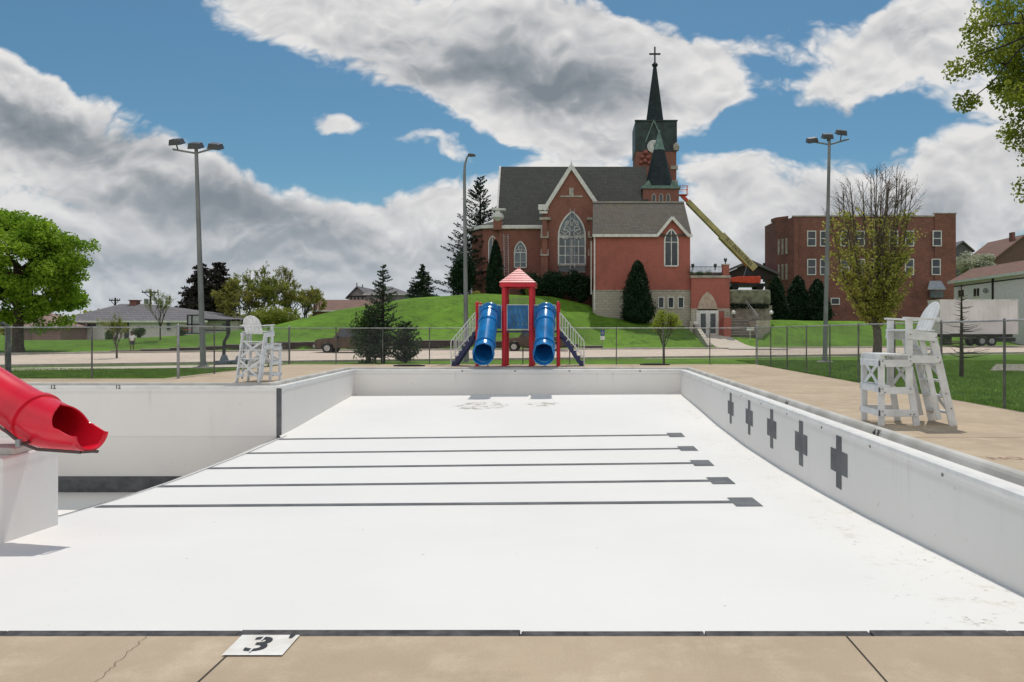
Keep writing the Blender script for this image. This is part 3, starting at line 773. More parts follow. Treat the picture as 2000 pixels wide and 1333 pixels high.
# ================================================================ LIGHT POLES
def flood_pole(label, base, top, heads, group):
    base = Vector(base); top = Vector(top); t = thing('light_pole', label, 'light pole', base, group)
    MB().lathe(base+Vector((0,0,-.15)), [(.42,0),(.42,.22),(.40,.25)], 18).build('base', M['kerb'], t)
    MB().lathe(base+Vector((0,0,.10)), [(.24,0),(.24,.04),(.16,.06),(.16,.16)], 12).build('flange', M['pole'], t)
    MB().tube([base+Vector((0,0,.1)), base.lerp(top,.5), top], [.125,.105,.075], 14).build('shaft', M['pole'], t, smooth=True)
    m = MB(); m.tube([top+Vector((-1.05,0,-.12)), top+Vector((0,0,-.30)), top+Vector((1.05,0,.0))] , .045, 8)
    m.tube([top+Vector((0,0,-.4)), top+Vector((0,0,.1))], .07, 8); m.build('crossarm', M['pole'], t, smooth=True)
    for hx, hz, tl in heads:
        c = top + Vector((hx, -.05, hz)); h = MB()
        w, d_, hh = .28, .26, .13
        rot = Matrix.Rotation(R(tl), 4, 'Y') @ Matrix.Rotation(R(22), 4, 'X')
        vs = [(-w,-d_,-hh),(w,-d_,-hh),(w,d_,-hh),(-w,d_,-hh),(-w*.8,-d_*.75,hh*.9),(w*.8,-d_*.75,hh*.9),(w*.8,d_*.8,hh*.9),(-w*.8,d_*.8,hh*.9)]
        h.add([c + (rot @ Vector(v)) for v in vs], [(0,3,2,1),(4,5,6,7),(0,1,5,4),(1,2,6,5),(2,3,7,6),(3,0,4,7)])
        h.tube([c+Vector((0,0,-.12)), top+Vector((hx*.95,0,-.12+hx*.05))], .035, 6)
        ho = h.build('lamp_head', M['poledark'], t, bevel=.02)
        vs = [rot @ Vector(v) + c for v in ((-w*.88,-d_*.88,-hh-.004),(w*.88,-d_*.88,-hh-.004),(w*.88,d_*.88,-hh-.004),(-w*.88,d_*.88,-hh-.004))]
        MB().add(vs, [(0,1,2,3)]).build('lens', M['lens'], ho)
    return t
gp = 'tall floodlight poles'
flood_pole('grey floodlight pole with three heads beyond the fence at the left white chair', (PX(397,33.6),33.6,-.05), (PX(383,33.6),33.6,PZ(287,33.6)), [(-.86,.22,-4),(0,.05,0),(.90,.02,6)], gp)
flood_pole('grey floodlight pole with three heads beyond the right side fence', (PX(1611,40),40,-.05), (PX(1620,40),40,PZ(272,40)), [(-.95,-.06,-8),(-.12,.15,0),(.62,.35,6)], gp)
# street lamp
B = Vector((PX(911,41.3), 41.3, -.08)); tp = Vector((PX(907,41.3), 41.3, PZ(345,41.3)))
t = thing('street_lamp', 'tall single arm street lamp behind the left stairs of the play tower', 'street lamp', B)
MB().tube([B, B.lerp(tp,.5), tp, tp+Vector((.02,0,.6)), tp+Vector((.12,0,1.0)), tp+Vector((.26,0,1.2))], [.15,.11,.085,.065,.05,.045], 14).build('shaft', M['pole'], t, smooth=True)
MB().lathe(B+Vector((0,0,0)), [(.24,0),(.24,.05),(.15,.08)], 12).build('base', M['pole'], t)
c = tp+Vector((.40,0,1.16)); h = MB(); h.prism_xz([(c.x-.2,c.z+.04),(c.x-.1,c.z+.10),(c.x+.2,c.z+.05),(c.x+.22,c.z-.03),(c.x-.05,c.z-.06),(c.x-.2,c.z-.03)], c.y-.14, c.y+.14); h.build('lamp_head', M['poledark'], t, bevel=.02)

# ================================================================ PLAY TOWER WITH TWO TUBE SLIDES
YF, YK = 34.95, 36.15
PT = thing('play_tower', 'red and blue play tower with two blue tube slides at the far pool edge', 'playground', (PX(1010,34.95), 35.5, 0))
posts = [(PX(932,35),2.97),(PX(985,35),3.90),(PX(1038,35),3.90),(PX(1090,35),2.97)]
for x, h in posts:
    for y in (YF, YK):
        r = .115 if h > 3.5 else .075
        m = MB(); m.tube([(x,y,0),(x,y,h)], r, 16)
        if h < 3.5: m.ball((x,y,h), r*1.05, 6)
        m.lathe((x,y,0), [(r*1.25,0),(r*1.25,.04)], 14)
        m.build('post', M['red'], PT, smooth=True)
# roof: courses of shingles
xc, yc = (posts[1][0]+posts[2][0])/2, (YF+YK)/2; hw = .83; ze = 3.93; za = 4.66
def roof_red():
    m_, nt, bs = new_mat('highlit_red_shingle'); v = coords(nt)
    sp = nt.nodes.new('ShaderNodeSeparateXYZ'); nt.links.new(v, sp.inputs[0])
    f = mth(nt, 'FRACT', mth(nt, 'MULTIPLY', mth(nt, 'SUBTRACT', sp.outputs[2], ze), 8/(za-ze)))
    n = noise(nt, v, 9, 3)
    col = mix(nt, rng_(nt, mth(nt, 'ADD', f, mth(nt,'MULTIPLY',n,.5)), .25, .5), (.80,.42,.40), (.60,.02,.04))  # pale pink rows paint the sun's highlights along each shingle course
    nt.links.new(col, bs.inputs['Base Color']); bs.inputs['Roughness'].default_value = .4; return m_
m = MB(); NC = 8
for k in range(NC):
    t0, t1 = k/NC, (k+1)/NC; w0 = hw*(1-t0)+.03; w1 = hw*(1-t1); z0_ = ze+(za-ze)*t0; z1_ = ze+(za-ze)*t1
    vs = [(xc-w0,yc-w0,z0_),(xc+w0,yc-w0,z0_),(xc+w0,yc+w0,z0_),(xc-w0,yc+w0,z0_),(xc-w1,yc-w1,z1_),(xc+w1,yc-w1,z1_),(xc+w1,yc+w1,z1_),(xc-w1,yc+w1,z1_)]
    m.add(vs, [(0,3,2,1),(4,5,6,7),(0,1,5,4),(1,2,6,5),(2,3,7,6),(3,0,4,7)])
m.ball((xc,yc,za), .05, 5)
rf = m.build('roof', roof_red(), PT)
m = MB(); m.box(xc-hw,xc+hw,yc-hw,yc-hw+.08,3.72,3.925); m.box(xc-hw,xc+hw,yc+hw-.08,yc+hw,3.72,3.925); m.box(xc-hw,xc-hw+.08,yc-hw+.081,yc+hw-.081,3.722,3.925); m.box(xc+hw-.08,xc+hw,yc-hw+.081,yc+hw-.081,3.722,3.925)
m.build('fascia', M['red'], rf, bevel=.02)
PZp = 1.66
MB().box(posts[0][0]+.05,posts[3][0]-.05,YF+.02,YK-.02,PZp-.08,PZp).build('platform', M['navy'], PT)
def framed_panel(xa, xb, za_, zb_, y):
    p = MB().box(xa+.03,xb-.03,y-.02,y+.02,za_,zb_).build('panel', M['bluepanel'], PT)
    m = MB(); m.tube([(xa+.03,y,za_-.04),(xb-.03,y,za_-.04)], .02, 6); m.tube([(xa+.03,y,zb_+.02),(xb-.03,y,zb_+.02)], .02, 6)
    for x in (xa+.015, xb-.015): m.tube([(x,y,za_-.1),(x,y,zb_+.03)], .02, 6)
    m.build('frame', M['white'], p, smooth=True)
    return p
pc = framed_panel(posts[1][0]+.12, posts[2][0]-.12, 1.76, 2.86, YF)
m = MB(); rg_ = plain('relief_green', (.25,.42,.22), .5, var=.4)
for i in range(4):
    x0_ = posts[1][0]+.30+i*.2
    for k in range(12):
        za_ = 2.75-k*.07; m.bar((x0_+k*.016, YF-.026, za_), (x0_+(k+1)*.016, YF-.026, za_-.07), .02, .012)
    m.ball((x0_+.16, YF-.04, 1.95), .035, 4)
    m.build('game_relief', rg_, pc); m = MB()
m = MB(); xa, xb = posts[1][0]+.15, posts[2][0]-.15
for z in (PZp+.12, 3.22): m.tube([(xa,YK,z),(xb,YK,z)], .02, 6)
for i in range(9): x = xa+(xb-xa)*i/8; m.tube([(x,YK,PZp+.12),(x,YK,3.22)], .014, 6)
m.build('railing', plain('cream_rail', (.62,.64,.42), .5), PT, smooth=True)
for xa, xb in ((posts[0][0],posts[1][0]),(posts[2][0],posts[3][0])):
    m = MB(); a, b = xa+.1, xb-.1
    for z in (PZp+.12, 2.8): m.tube([(a,YK,z),(b,YK,z)], .02, 6)
    for i in range(9): x = a+(b-a)*i/8; m.tube([(x,YK,PZp+.12),(x,YK,2.8)], .014, 6)
    m.build('railing', M['white'], PT, smooth=True)

def shell(m, path, radii, arcs, th, n=32):
    """open or closed gutter/tube: arcs = (start, end) measured from straight down, both ways"""
    path = [Vector(p) for p in path]; N_ = len(path); up0 = Vector((0,0,1))
    fr = []
    for i in range(N_):
        d = (path[min(i+1,N_-1)] - path[max(i-1,0)]).normalized(); s_ = d.cross(up0).normalized(); u_ = s_.cross(d).normalized(); fr.append((s_, u_))
    vs = []
    for rr in (0, th):
        for i in range(N_):
            s_, u_ = fr[i]; a0, a1 = -arcs[i], arcs[i]
            for k in range(n+1):
                a = a0 + (a1-a0)*k/n; r_ = radii[i]-rr
                vs.append(path[i] + s_*math.sin(a)*r_ - u_*math.cos(a)*r_)
    fs = []; W = n+1; O = N_*W
    for i in range(N_-1):
        for k in range(n):
            a = i*W+k; fs.append((a, a+1, a+W+1, a+W)); b = O+a; fs.append((b, b+W, b+W+1, b+1))
        fs.append((i*W, i*W+W, O+i*W+W, O+i*W)); fs.append((i*W+n, O+i*W+n, O+(i+1)*W+n, (i+1)*W+n))
    for k in range(n): fs.append((k, O+k, O+k+1, k+1)); q = (N_-1)*W; fs.append((q+k, q+k+1, O+q+k+1, O+q+k))
    m.add(vs, fs); return m
PI = math.pi
for (xt, xe, xa, xb) in ((PX(957,35.0),PX(945.5,32.6),posts[0][0],posts[1][0]), (PX(1066,35.0),PX(1062.5,32.6),posts[2][0],posts[3][0])):
    # panel with a rounded hood
    pn = MB().box(xa+.09,xb-.13,YF-.015,YF+.03,1.76,2.84).build('panel', M['bluepanel'], PT)
    m = MB();
    for x in (xa+.09, xb-.13): m.tube([(x,YF,1.68),(x,YF,2.88)], .018, 6)
    m.tube([(xa+.09,YF,2.87),(xb-.13,YF,2.87)], .018, 6)
    m.build('frame', M['white'], pn, smooth=True)
    ts = MB(); r = .43
    pts = [(xt,35.05,2.50),(xt,34.75,2.38),(xt+(xe-xt)*.3,34.2,1.98),(xt+(xe-xt)*.6,33.6,1.48),(xt+(xe-xt)*.85,33.05,1.02),(xe,32.75,.80),(xe,32.5,.70)]
    shell(ts, pts, [r]*6+[r*1.02], [PI]*7, .02, 36)
    tb = ts.build('tube_slide', M['blueplastic'], PT, smooth=True)
    for i in (1,2,4):
        p = Vector(pts[i]); d = (Vector(pts[min(i+1,6)])-Vector(pts[i-1])).normalized()
        m = MB(); shell(m, [p-d*.03, p+d*.03], [r+.045]*2, [PI]*2, .04, 32); m.build('flange', M['blueplastic'], tb, smooth=True)
    m = MB(); p0 = Vector(pts[6])
    shell(m, [p0, p0+Vector((0,-.08,-.01)), p0+Vector((0,-.13,-.015)), p0+Vector((0,-.2,-.02)), p0+Vector((0,-.3,-.03)), p0+Vector((0,-.38,-.03))], [r*1.03,r*1.10,r*1.13,r*1.14,r*1.15,r*1.17], [PI,PI,PI*.75,PI*.40,PI*.34,PI*.30], .03, 36)
    m.build('exit_scoop', M['blueplastic'], tb, smooth=True)
    m = MB(); m.lathe((xt, YF-.02, 2.50), [(.50,0),(.50,-.05),(.47,-.09),(.43,-.09)], 28, axis='y'); 
    m.build('hood', M['blueplastic'], tb, smooth=True)
    m = MB(); m.tube([(xe,33.9,0),(xe,33.9,1.35)], .035, 8); m.build('support', M['galv'], tb, smooth=True)
# stairs, one each side
for sgn, xo in ((-1, posts[0][0]), (1, posts[3][0])):
    xtop = xo + sgn*.08; xbot = xtop + sgn*1.12
    st = MB(); n = 6
    for i in range(n):
        t0 = (i+.5)/n; x = xtop+(xbot-xtop)*t0; z = PZp*(1-(i+1)/(n+1))
        st.box(min(x,x+sgn*.16),max(x,x+sgn*.16),YF+.08,YK-.08,z-.03,z)
    for y in (YF+.06, YK-.06):
        poly = [(xtop,PZp-.02)]
        for i in range(n+1):
            x = xtop+(xbot-xtop)*(i+.2)/(n+1); x2 = xtop+(xbot-xtop)*(i+1)/(n+1); z = PZp*(1-(i+1)/(n+1)); poly += [(x2, z+.16), (x2, z+.02)]
        poly += [(xbot,0.0),(xbot-sgn*.16,0.0)]
        for i in range(n, -1, -1): x = xtop+(xbot-xtop)*(i+.5)/(n+1)-sgn*.05; z = PZp*(1-(i+1)/(n+1)); poly += [(x+sgn*.04, z-.10), (x-sgn*.04, z-.02)]
        poly += [(xtop, PZp-.34)]
        st.prism_xz(poly, y-.02, y+.02)
    so = st.build('stairs', M['navy'], PT)
    for y in (YF-.02, YK+.02):
        m = MB(); zt0, zt1 = 2.52, 1.20; zb0, zb1 = 1.78, .42
        m.tube([(xtop,y,zt0),(xbot,y,zt1),(xbot+sgn*.02,y,1.1),(xbot+sgn*.02,y,0)], .022, 8)
        m.tube([(xtop,y,zb0),(xbot,y,zb1)], .02, 8)
        m.tube([(xtop,y,zt0),(xtop,y,zb0)], .02, 8)
        for i in range(1, 9):
            t0 = i/9; x = xtop+(xbot-xtop)*t0; m.tube([(x,y,zt0+(zt1-zt0)*t0),(x,y,zb0+(zb1-zb0)*t0)], .014, 6)
        for t0 in (.35,.75): x = xtop+(xbot-xtop)*t0; z = zb0+(zb1-zb0)*t0; m.tube([(x,y,z),(x-sgn*.08,y,z-.14)], .018, 6)
        m.build('handrail', M['white'], so, smooth=True)

# ================================================================ RED SLIDE
sx = lambda px, y: PX(px, y)
RS = thing('water_slide', 'red plastic water slide ending over the white block at the left edge', 'slide', (-7.6,10.4,0))
YS = 10.3
ctl = [(-420,520,11.3),(-260,610,11.0),(-120,700,10.75),(-40,752,10.6),(20,790,10.5),(60,812,10.42),(92,827,10.34),(114,834,10.28),(134,838,10.24),(154,841,10.2),(174,843,10.16)]
pts = [Vector((PX(a,d), d, PZ(b,d))) for a, b, d in ctl]
rad = [.345]*6 + [.335,.315,.30,.288,.275]
arcs = [PI]*7+[PI*.97]+[PI*.55,PI*.46,PI*.40]
# densify
def dens(P, k=4):
    out = []
    for i in range(len(P)-1):
        for j in range(k):
            t = j/k; a = P[max(i-1,0)]; b = P[i]; c = P[i+1]; d = P[min(i+2,len(P)-1)]
            out.append(.5*((2*b)+(c-a)*t+(2*a-5*b+4*c-d)*t*t+(3*b-a-3*c+d)*t*t*t))
    out.append(P[-1]); return out
def densf(P, k=4): return [sum(x)/1 for x in [(P[i]*(1-j/k), P[i+1]*(j/k)) for i in range(len(P)-1) for j in range(k)]] + [P[-1]]
dp = dens(pts, 10); dr = densf(rad, 10); da = densf(arcs, 10)
# opening curve of the exit: top cut falls away quickly then keeps low sides
N0 = 6*10+7
for i in range(len(da)):
    if i <= N0+1: da[i] = PI
    else:
        t = (i-N0-1)/(len(da)-1-N0-1); da[i] = PI*(1 - .44*sm(t*2.0) - .10*sm((t-.5)*2))
m = MB(); shell(m, dp, dr, da, .018, 64); rs = m.build('chute', M['redplastic'], RS, smooth=True)
i = 5*10+3; d = (dp[i+1]-dp[i-1]).normalized()
m = MB(); shell(m, [dp[i]-d*.04, dp[i]-d*.035, dp[i]+d*.035, dp[i]+d*.04], [.35,.372,.372,.35], [PI]*4, .03, 40); m.build('flange', M['redplastic'], rs, smooth=True)
# rounded end lip
m = MB(); P = dp[-1]; dd = (dp[-1]-dp[-2]).normalized(); shell(m, [P-dd*.01, P+dd*.03, P+dd*.05], [.278,.282,.268], [da[-1]]*3, .03, 30); m.build('lip', M['redplastic'], rs, smooth=True)
bp = [PP(-200,700,10.1), PP(-60,790,10.05), PP(0,833,9.98), PP(40,865,9.95), PP(72,878,9.93), PP(158,884,9.90)]
m = MB()
for dy in (.0, .34):
    m.tube([p+Vector((0,dy,-dy*.13)) for p in bp], .022, 8)
m.bar(bp[-1], bp[-1]+Vector((0,.34,-.04)), .04, .03); m.bar(bp[3], bp[3]+Vector((0,.34,-.04)), .04, .03)
m.build('support_frame', M['bronze'], RS, smooth=True)
m = MB(); m.box(*(lambda q: (q.x-.03,q.x+.03,q.y-.06,q.y+.0,q.z-.05,q.z+.05))(bp[3])); m.build('clamp', M['galv'], RS, bevel=.006)

# ================================================================ LIFEGUARD CHAIRS
def make_chair(label, loc, rz):
    t = thing('lifeguard_chair', label, 'lifeguard chair', loc, 'white lifeguard chairs beside the pool', rz)
    W = .38; b = lambda m, nm: m.build(nm, M['white2'], t, local=True, bevel=.006)
    # forward = local +x ; front platform x .05...0.5 ; seat x -.1 ..-.5
    for s in (-1, 1):
        y = s*W
        b(MB().bar((.50,y,0),(.50,y,1.19),.04,.11,(1,0,0)), 'leg')
        b(MB().bar((-.10,y,0),(.0,y,.62),.04,.11,(1,0,0)).bar((.03,y,.58),(.03,y,1.80),.042,.115,(1,0,0)), 'leg')
        b(MB().bar((-.72,y,0),(-.36,y,1.56),.04,.13,(1,0,0)), 'leg')
        b(MB().bar((-.52,y*.98,0),(-.22,y*.98,1.56),.03,.09,(1,0,0)) if False else MB().bar((-.50,y-.045*s,.10),(-.20,y-.045*s,1.5),.03,.09,(1,0,0)), 'leg')
        m = MB()
        for z, x0, x1 in ((1.06,-.0,.56),(.60,-.04,.56),(.22,-.10,.56)): b(MB().bar((x0,y+s*.035,z),(x1,y+s*.035,z),.03,.12), 'side_rail')
        b(MB().bar((-.49,y+s*.04,1.13),(.07,y+s*.04,1.13),.03,.13), 'side_rail'); b(MB().bar((-.42,y+s*.04,1.50),(.09,y+s*.04,1.55),.03,.15), 'side_rail')
        b(MB().bar((-.46,y,1.80),(.12,y,1.83),.13,.03), 'armrest')
    m = MB()
    for s in (-1, 1): b(MB().bar((.52,-W*s,.64),(.52,W*s,1.12),.02,.07), 'brace'); b(MB().bar((-.0,-W*s,.64),(-.0,W*s,1.12),.02,.07), 'brace')
    m = MB()
    for z in (.62, .22, 1.06): m.bar((.545,-W-.05,z),(.545,W+.05,z),.03,.11)
    for i in range(4): m.box(.035+i*.125,.15+i*.125,-W-.06,W+.06,1.19,1.22)
    m.box(.36,.56,-W-.03,W+.03,.66,.69)
    m.bar((.52,-W,1.12),(.52,W,1.12),.02,.16)
    b(m, 'platform')
    m = MB()
    for i in range(4): m.box(-.40+i*.13,-.28+i*.13,-W-.02,W+.02,1.60-.0+i*.004,1.625+i*.004)
    b(m, 'seat')
    m = MB()
    for i in range(5):
        z = .2+i*.27; f = z/1.56; x = -.72+.36*f; b(MB().box(x-.06,x+.07,-W+.02,W-.02,z,z+.03), 'ladder_rung')
    m = MB()
    for s in (-1, 1): b(MB().bar((-.74+.36*.05,-W*s,.15),(-.74+.36*.45,W*s,.72),.02,.07), 'rear_brace'); b(MB().bar((-.72+.36*.5,-W*s,.80),(-.72+.36*.9,W*s,1.35),.02,.07), 'rear_brace')
    # backrest: slats with a rounded top, tilted back
    m = MB(); n = 5; ww = .30
    for i in range(n):
        y0_ = -ww + 2*ww*i/n + .004; y1_ = -ww + 2*ww*(i+1)/n - .004
        poly = [(y0_, 0)]; poly.append((y1_, 0))
        for q in range(5):
            yy = y1_+(y0_-y1_)*q/4; poly.append((yy, .34+.30*math.sqrt(max(0, 1-(yy/ww)**2))))
        rot = Matrix.Translation((-.33,0,1.54)) @ Matrix.Rotation(R(-24),4,'Y')
        k = len(poly); vs = [rot @ Vector((0,a,c_)) for a, c_ in poly] + [rot @ Vector((-.025,a,c_)) for a, c_ in poly]
        m.add(vs, [tuple(range(k)), tuple(range(2*k-1,k-1,-1))]+[(i_, i_+k, (i_+1)%k+k, (i_+1)%k) for i_ in range(k)])
    rot = Matrix.Translation((-.36,0,1.54)) @ Matrix.Rotation(R(-24),4,'Y')
    a = rot @ Vector((-.02,-.33,.30)); c_ = rot @ Vector((-.02,.33,.30)); m.bar(a, c_, .03, .07)
    b(m, 'backrest')
    m = MB()
    for s in (-1, 1):
        for x, z in ((.50,1.1),(.46,1.02),(.50,.63),(.46,.57),(.50,.25),(.46,.19),(.03,1.1),(.0,1.02),(.03,.63),(.03,.2),(-.03,.2),(.03,1.55),(.03,1.17),(-.40,1.50),(-.36,1.42),(-.43,1.16),(-.47,1.08),(-.57,.55),(-.66,.3)):
            MB().lathe((x, s*(W+.048), z), [(.011,0),(.011,s*.014)], 8, axis='y').build('bolt', M['bolt'], t, local=True)
    return t
make_chair('white wooden lifeguard chair standing on the right deck, seen side on', (5.62,13.0,0), R(180))
make_chair('white wooden lifeguard chair at the left pool corner, seen from behind', (PX(509,24.2),24.2,0), R(82))

# ================================================================ TREES
def rand_unit(n):
    v = RNG.normal(size=(n,3)); return v/np.linalg.norm(v, axis=1, keepdims=True)
def leaf_mesh(name, mat, parent, cen, size, aspect=.6, jitter=.4, flat=None, kind=None):
    cen = np.asarray(cen, dtype=np.float64); n = len(cen)
    u = rand_unit(n)
    if flat is not None: u = u*(1-flat) + np.array([0,0,0]); u = rand_unit(n) * np.array([1,1,1-flat]); u /= np.linalg.norm(u,axis=1,keepdims=True)
    w = rand_unit(n); v = np.cross(u, w); v /= np.linalg.norm(v,axis=1,keepdims=True)+1e-9
    s = size*(1+jitter*RNG.uniform(-1,1,size=(n,1)))
    a = u*s*.5; b = v*s*.5*aspect
    vs = np.stack([cen-a, cen+b, cen+a, cen-b], axis=1).reshape(-1,3)
    fs = np.arange(n*4).reshape(n,4)
    o = sheet(name, mat, vs, fs, parent, smooth=False)
    return o
def branch(m, p, q, r0, r1, sag=.1, n=5):
    p = Vector(p); q = Vector(q); L_ = (q-p).length; pts = []
    for i in range(4):
        t = i/3; v = p.lerp(q, t); v += Vector((random.uniform(-1,1),random.uniform(-1,1),random.uniform(-.3,1)))*L_*sag*math.sin(PI*t)*.5; pts.append(v)
    m.tube(pts, [r0, r0+(r1-r0)*.33, r0+(r1-r0)*.66, r1], n, caps=False); return pts

def broadleaf(name, label, base, h, cz, rad_, nclump, nleaf, lsize, mat, bark='bark', trunk_r=.25, group=None, crown_lumps=None, clump_r=.9, trunk_top=.55, cat='tree', twig=True, seed=1, aspect=.65, fork=0.25):
    random.seed(seed); base = Vector(base)
    t = thing(name, label, cat, base, group)
    cc = base + Vector((0,0,cz)); m = MB()
    top = base + Vector((random.uniform(-.3,.3), 0, h*trunk_top))
    m.tube([base+Vector((0,0,-.2)), base.lerp(top,.1), base.lerp(top,.5)+Vector((.1,0,0)), top], [trunk_r*1.5, trunk_r*1.05, trunk_r*.8, trunk_r*.45], 10)
    cl = []
    for i in range(nclump):
        d = Vector((random.gauss(0,1),random.gauss(0,1),random.gauss(0,1))).normalized()
        k = random.uniform(.35,1)**.5 * (.82+.3*math.sin(3.1*d.x+seed)*math.cos(2.7*d.z+d.y*2+seed))
        c = cc + Vector((d.x*rad_[0], d.y*rad_[1], d.z*rad_[2]))*k
        cl.append(c)
    st = base.lerp(top, fork/trunk_top if trunk_top > fork else .5)
    mains = [cl[i] for i in range(0, len(cl), max(1, len(cl)//14))]
    limb = []
    for q in mains:
        s0 = st.lerp(top, random.random()); pts = branch(m, s0, s0.lerp(q,.8), trunk_r*.34, trunk_r*.08, .18, 6); limb += pts[1:]
    if twig:
        for c in cl:
            s0 = min(limb, key=lambda p: (p-c).length); branch(m, s0, c, trunk_r*.09, .012, .2, 4)
    m.build('trunk', M[bark], t, smooth=True)
    cen = []
    per = max(1, nleaf//nclump)
    for c in cl:
        r = clump_r*random.uniform(.6,1.25); k = int(per*random.uniform(.6,1.4))
        pts = rand_unit(k)*(RNG.random((k,1))**(.45))*r*np.array([1,1,.75]); cen.append(np.array(c)+pts)
    leaf_mesh('crown', mat, t, np.concatenate(cen), lsize, aspect)
    return t

def conifer(name, label, base, h, r, mat, nlev=26, per=9, nn=26, nsize=.22, bark='barkdark', group=None, z0=.06, droop=.25, seed=2, power=1.0, density=1.0, cat='tree', up=0.0, gap=0, spread=.5):
    random.seed(seed); base = Vector(base); t = thing(name, label, cat, base, group)
    m = MB(); m.tube([base+Vector((0,0,-.2)), base+Vector((0,0,h*.5)), base+Vector((0,0,h))], [h*.018+.03, h*.011+.02, .015], 8)
    cen = []
    for i in range(nlev):
        f = (i+.3)/nlev; z = h*(z0+(1-z0)*f); L_ = r*(1-f)**power*(1 if i else .9)+.06*r
        for k in range(max(4, int(per*(1-.45*f)))):
            a = random.uniform(0, 2*PI)
            if random.random() < gap: continue
            Lr = L_*random.uniform(.62,1.12)
            p = base+Vector((0,0,z+random.uniform(-.5,.5)*h/nlev))
            tip = p+Vector((math.cos(a)*Lr, math.sin(a)*Lr, -droop*Lr+up*Lr*1.0+random.uniform(-.1,.1)*Lr))
            mid = p.lerp(tip,.5)+Vector((0,0,-.06*Lr*(1 if up < .1 else 1.6)))
            m.tube([p, mid, tip], [.012+.02*Lr/2, .008+.01*Lr/2, .004], 4, caps=False)
            n = int(nn*density*(.35+Lr/r)); ts_ = RNG.random((n,1))**.7
            P = np.array(p)*(1-ts_)**2 + 2*np.array(mid)*ts_*(1-ts_) + np.array(tip)*ts_**2
            P = P + RNG.normal(size=(n,3))*np.array([1,1,.45])*Lr*.16*spread*2*(1.15-ts_)
            cen.append(P)
    m.build('trunk', M[bark], t, smooth=True)
    leaf_mesh('crown', mat, t, np.concatenate(cen), nsize, .35, .4)
    return t

def twig_tree(name, label, base, h, spread, seed, depth=6, r0=.12, mat_bark='barkgrey', leafmat_=None, nleaf=0, lsize=.12, up=.5, group=None, leafz=(0,1), trunk_h=.18, kids=(2,4), leaf_cat='crown', droopy=False, cat='tree', first=5, lean=.55, shrink=(.62,.82)):
    random.seed(seed); base = Vector(base); t = thing(name, label, cat, base, group); m = MB(); tips = []
    def grow(p, d, L_, r, k):
        d = d.normalized(); q = p + d*L_; mid = p.lerp(q,.5)+Vector((random.uniform(-1,1),random.uniform(-1,1),random.uniform(-.5,.5)))*L_*.07
        m.tube([p, mid, q], [r, r*.85, r*.68], 7 if k > 3 else (5 if k > 1 else 3), caps=False)
        if k <= 2: tips.append((p, q))
        if k == 0: return
        for i in range(random.randint(*kids)):
            nd = d + Vector((random.gauss(0,1),random.gauss(0,1),random.gauss(0,.6)))*spread
            nd.z += up*.35 if not droopy else -.05
            s0 = p.lerp(q, random.uniform(.55,1)) if i else q
            grow(s0, nd, L_*random.uniform(*shrink), r*.62, k-1)
    tr = base+Vector((0,0,h*trunk_h)); m.tube([base+Vector((0,0,-.1)), tr], [r0*1.25, r0], 10)
    for i in range(first):
        a = 2*PI*i/first+random.uniform(-.4,.4); d = Vector((math.cos(a)*lean, math.sin(a)*lean, 1)); grow(tr+Vector((0,0,-.0)), d, h*.26, r0*.6, depth-1)
    grow(tr, Vector((0,0,1)), h*.3, r0*.8, depth-1)
    m.build('trunk', M[mat_bark], t, smooth=False)
    if leafmat_ and nleaf:
        tz = [x for x in tips if leafz[0]*h <= x[1].z-base.z <= leafz[1]*h]
        if tz:
            ix = RNG.integers(0, len(tz), nleaf); tt = RNG.random((nleaf,1))
            A = np.array([tuple(tz[i][0]) for i in ix]); B_ = np.array([tuple(tz[i][1]) for i in ix])
            leaf_mesh('crown', leafmat_, t, A*(1-tt)+B_*tt+RNG.normal(size=(nleaf,3))*.06, lsize, .7)
    return t

# big green maple at the left edge
xm = PX(52,52); broadleaf('maple_tree', 'large bright green maple tree at the left edge in front of the pink garage', (xm-.6,52,-.0), 11.8, 6.3, (5.3,4.4,4.9), 240, 66000, .21, M['leafbright'], trunk_r=.34, clump_r=.85, seed=4)
# conical spruce just past the fence left of the play tower
bs_ = (PX(748,40.6), 40.6, -.06)
conifer('spruce_tree', 'dark young spruce with a spiky top behind the fence left of the play tower', bs_, 5.35, 1.62, M['needle'], 26, 10, 38, .14, seed=8, z0=.05, droop=.0, up=.28, power=.85, spread=.42)
def bush(name, label, base, r, h, mat, n, size, seed=1, group=None, lumps=7, cat='shrub', cone=False, stems=True):
    random.seed(seed); base = Vector(base); t = thing(name, label, cat, base, group); cen = []
    m = MB()
    for i in range(lumps):
        if cone:
            f = (i+.5)/lumps; rr = r*(1-f)**.75*.55+r*.10; a = random.uniform(0,6.28); c = Vector((math.cos(a)*rr*.7, math.sin(a)*rr*.7, h*(.08+.88*f))); R_ = np.array([r*(1-f)**.6*.75+.12*r]*2+[h/lumps*1.5])
        else:
            a = random.uniform(0,6.28); k = random.uniform(0,.75); c = Vector((math.cos(a)*r*k, math.sin(a)*r*k*.8, h*random.uniform(.3,.62))); R_ = np.array([r*.5,r*.45,h*.38])*random.uniform(.75,1.15)
        m.tube([base+Vector((c.x*.2,c.y*.2,-.1)), base+c*.55, base+c], [.035,.025,.01], 5, caps=False)
        k = n//lumps; cen.append(np.array(base+c)+rand_unit(k)*(RNG.random((k,1))**.38)*R_*(1+.12*RNG.normal(size=(k,1))))
    m.build('stem', M['barkdark'], t)
    C = np.concatenate(cen); C[:,2] = np.maximum(C[:,2], base.z+.02)
    leaf_mesh('foliage', mat, t, C, size, .6); return t
bush('shrub', 'fresh green bushy shrub growing against the left side of the young spruce', (PX(722,40.9),40.9,-.06), 1.05, 3.2, M['needlegreen'], 7000, .13, 3)
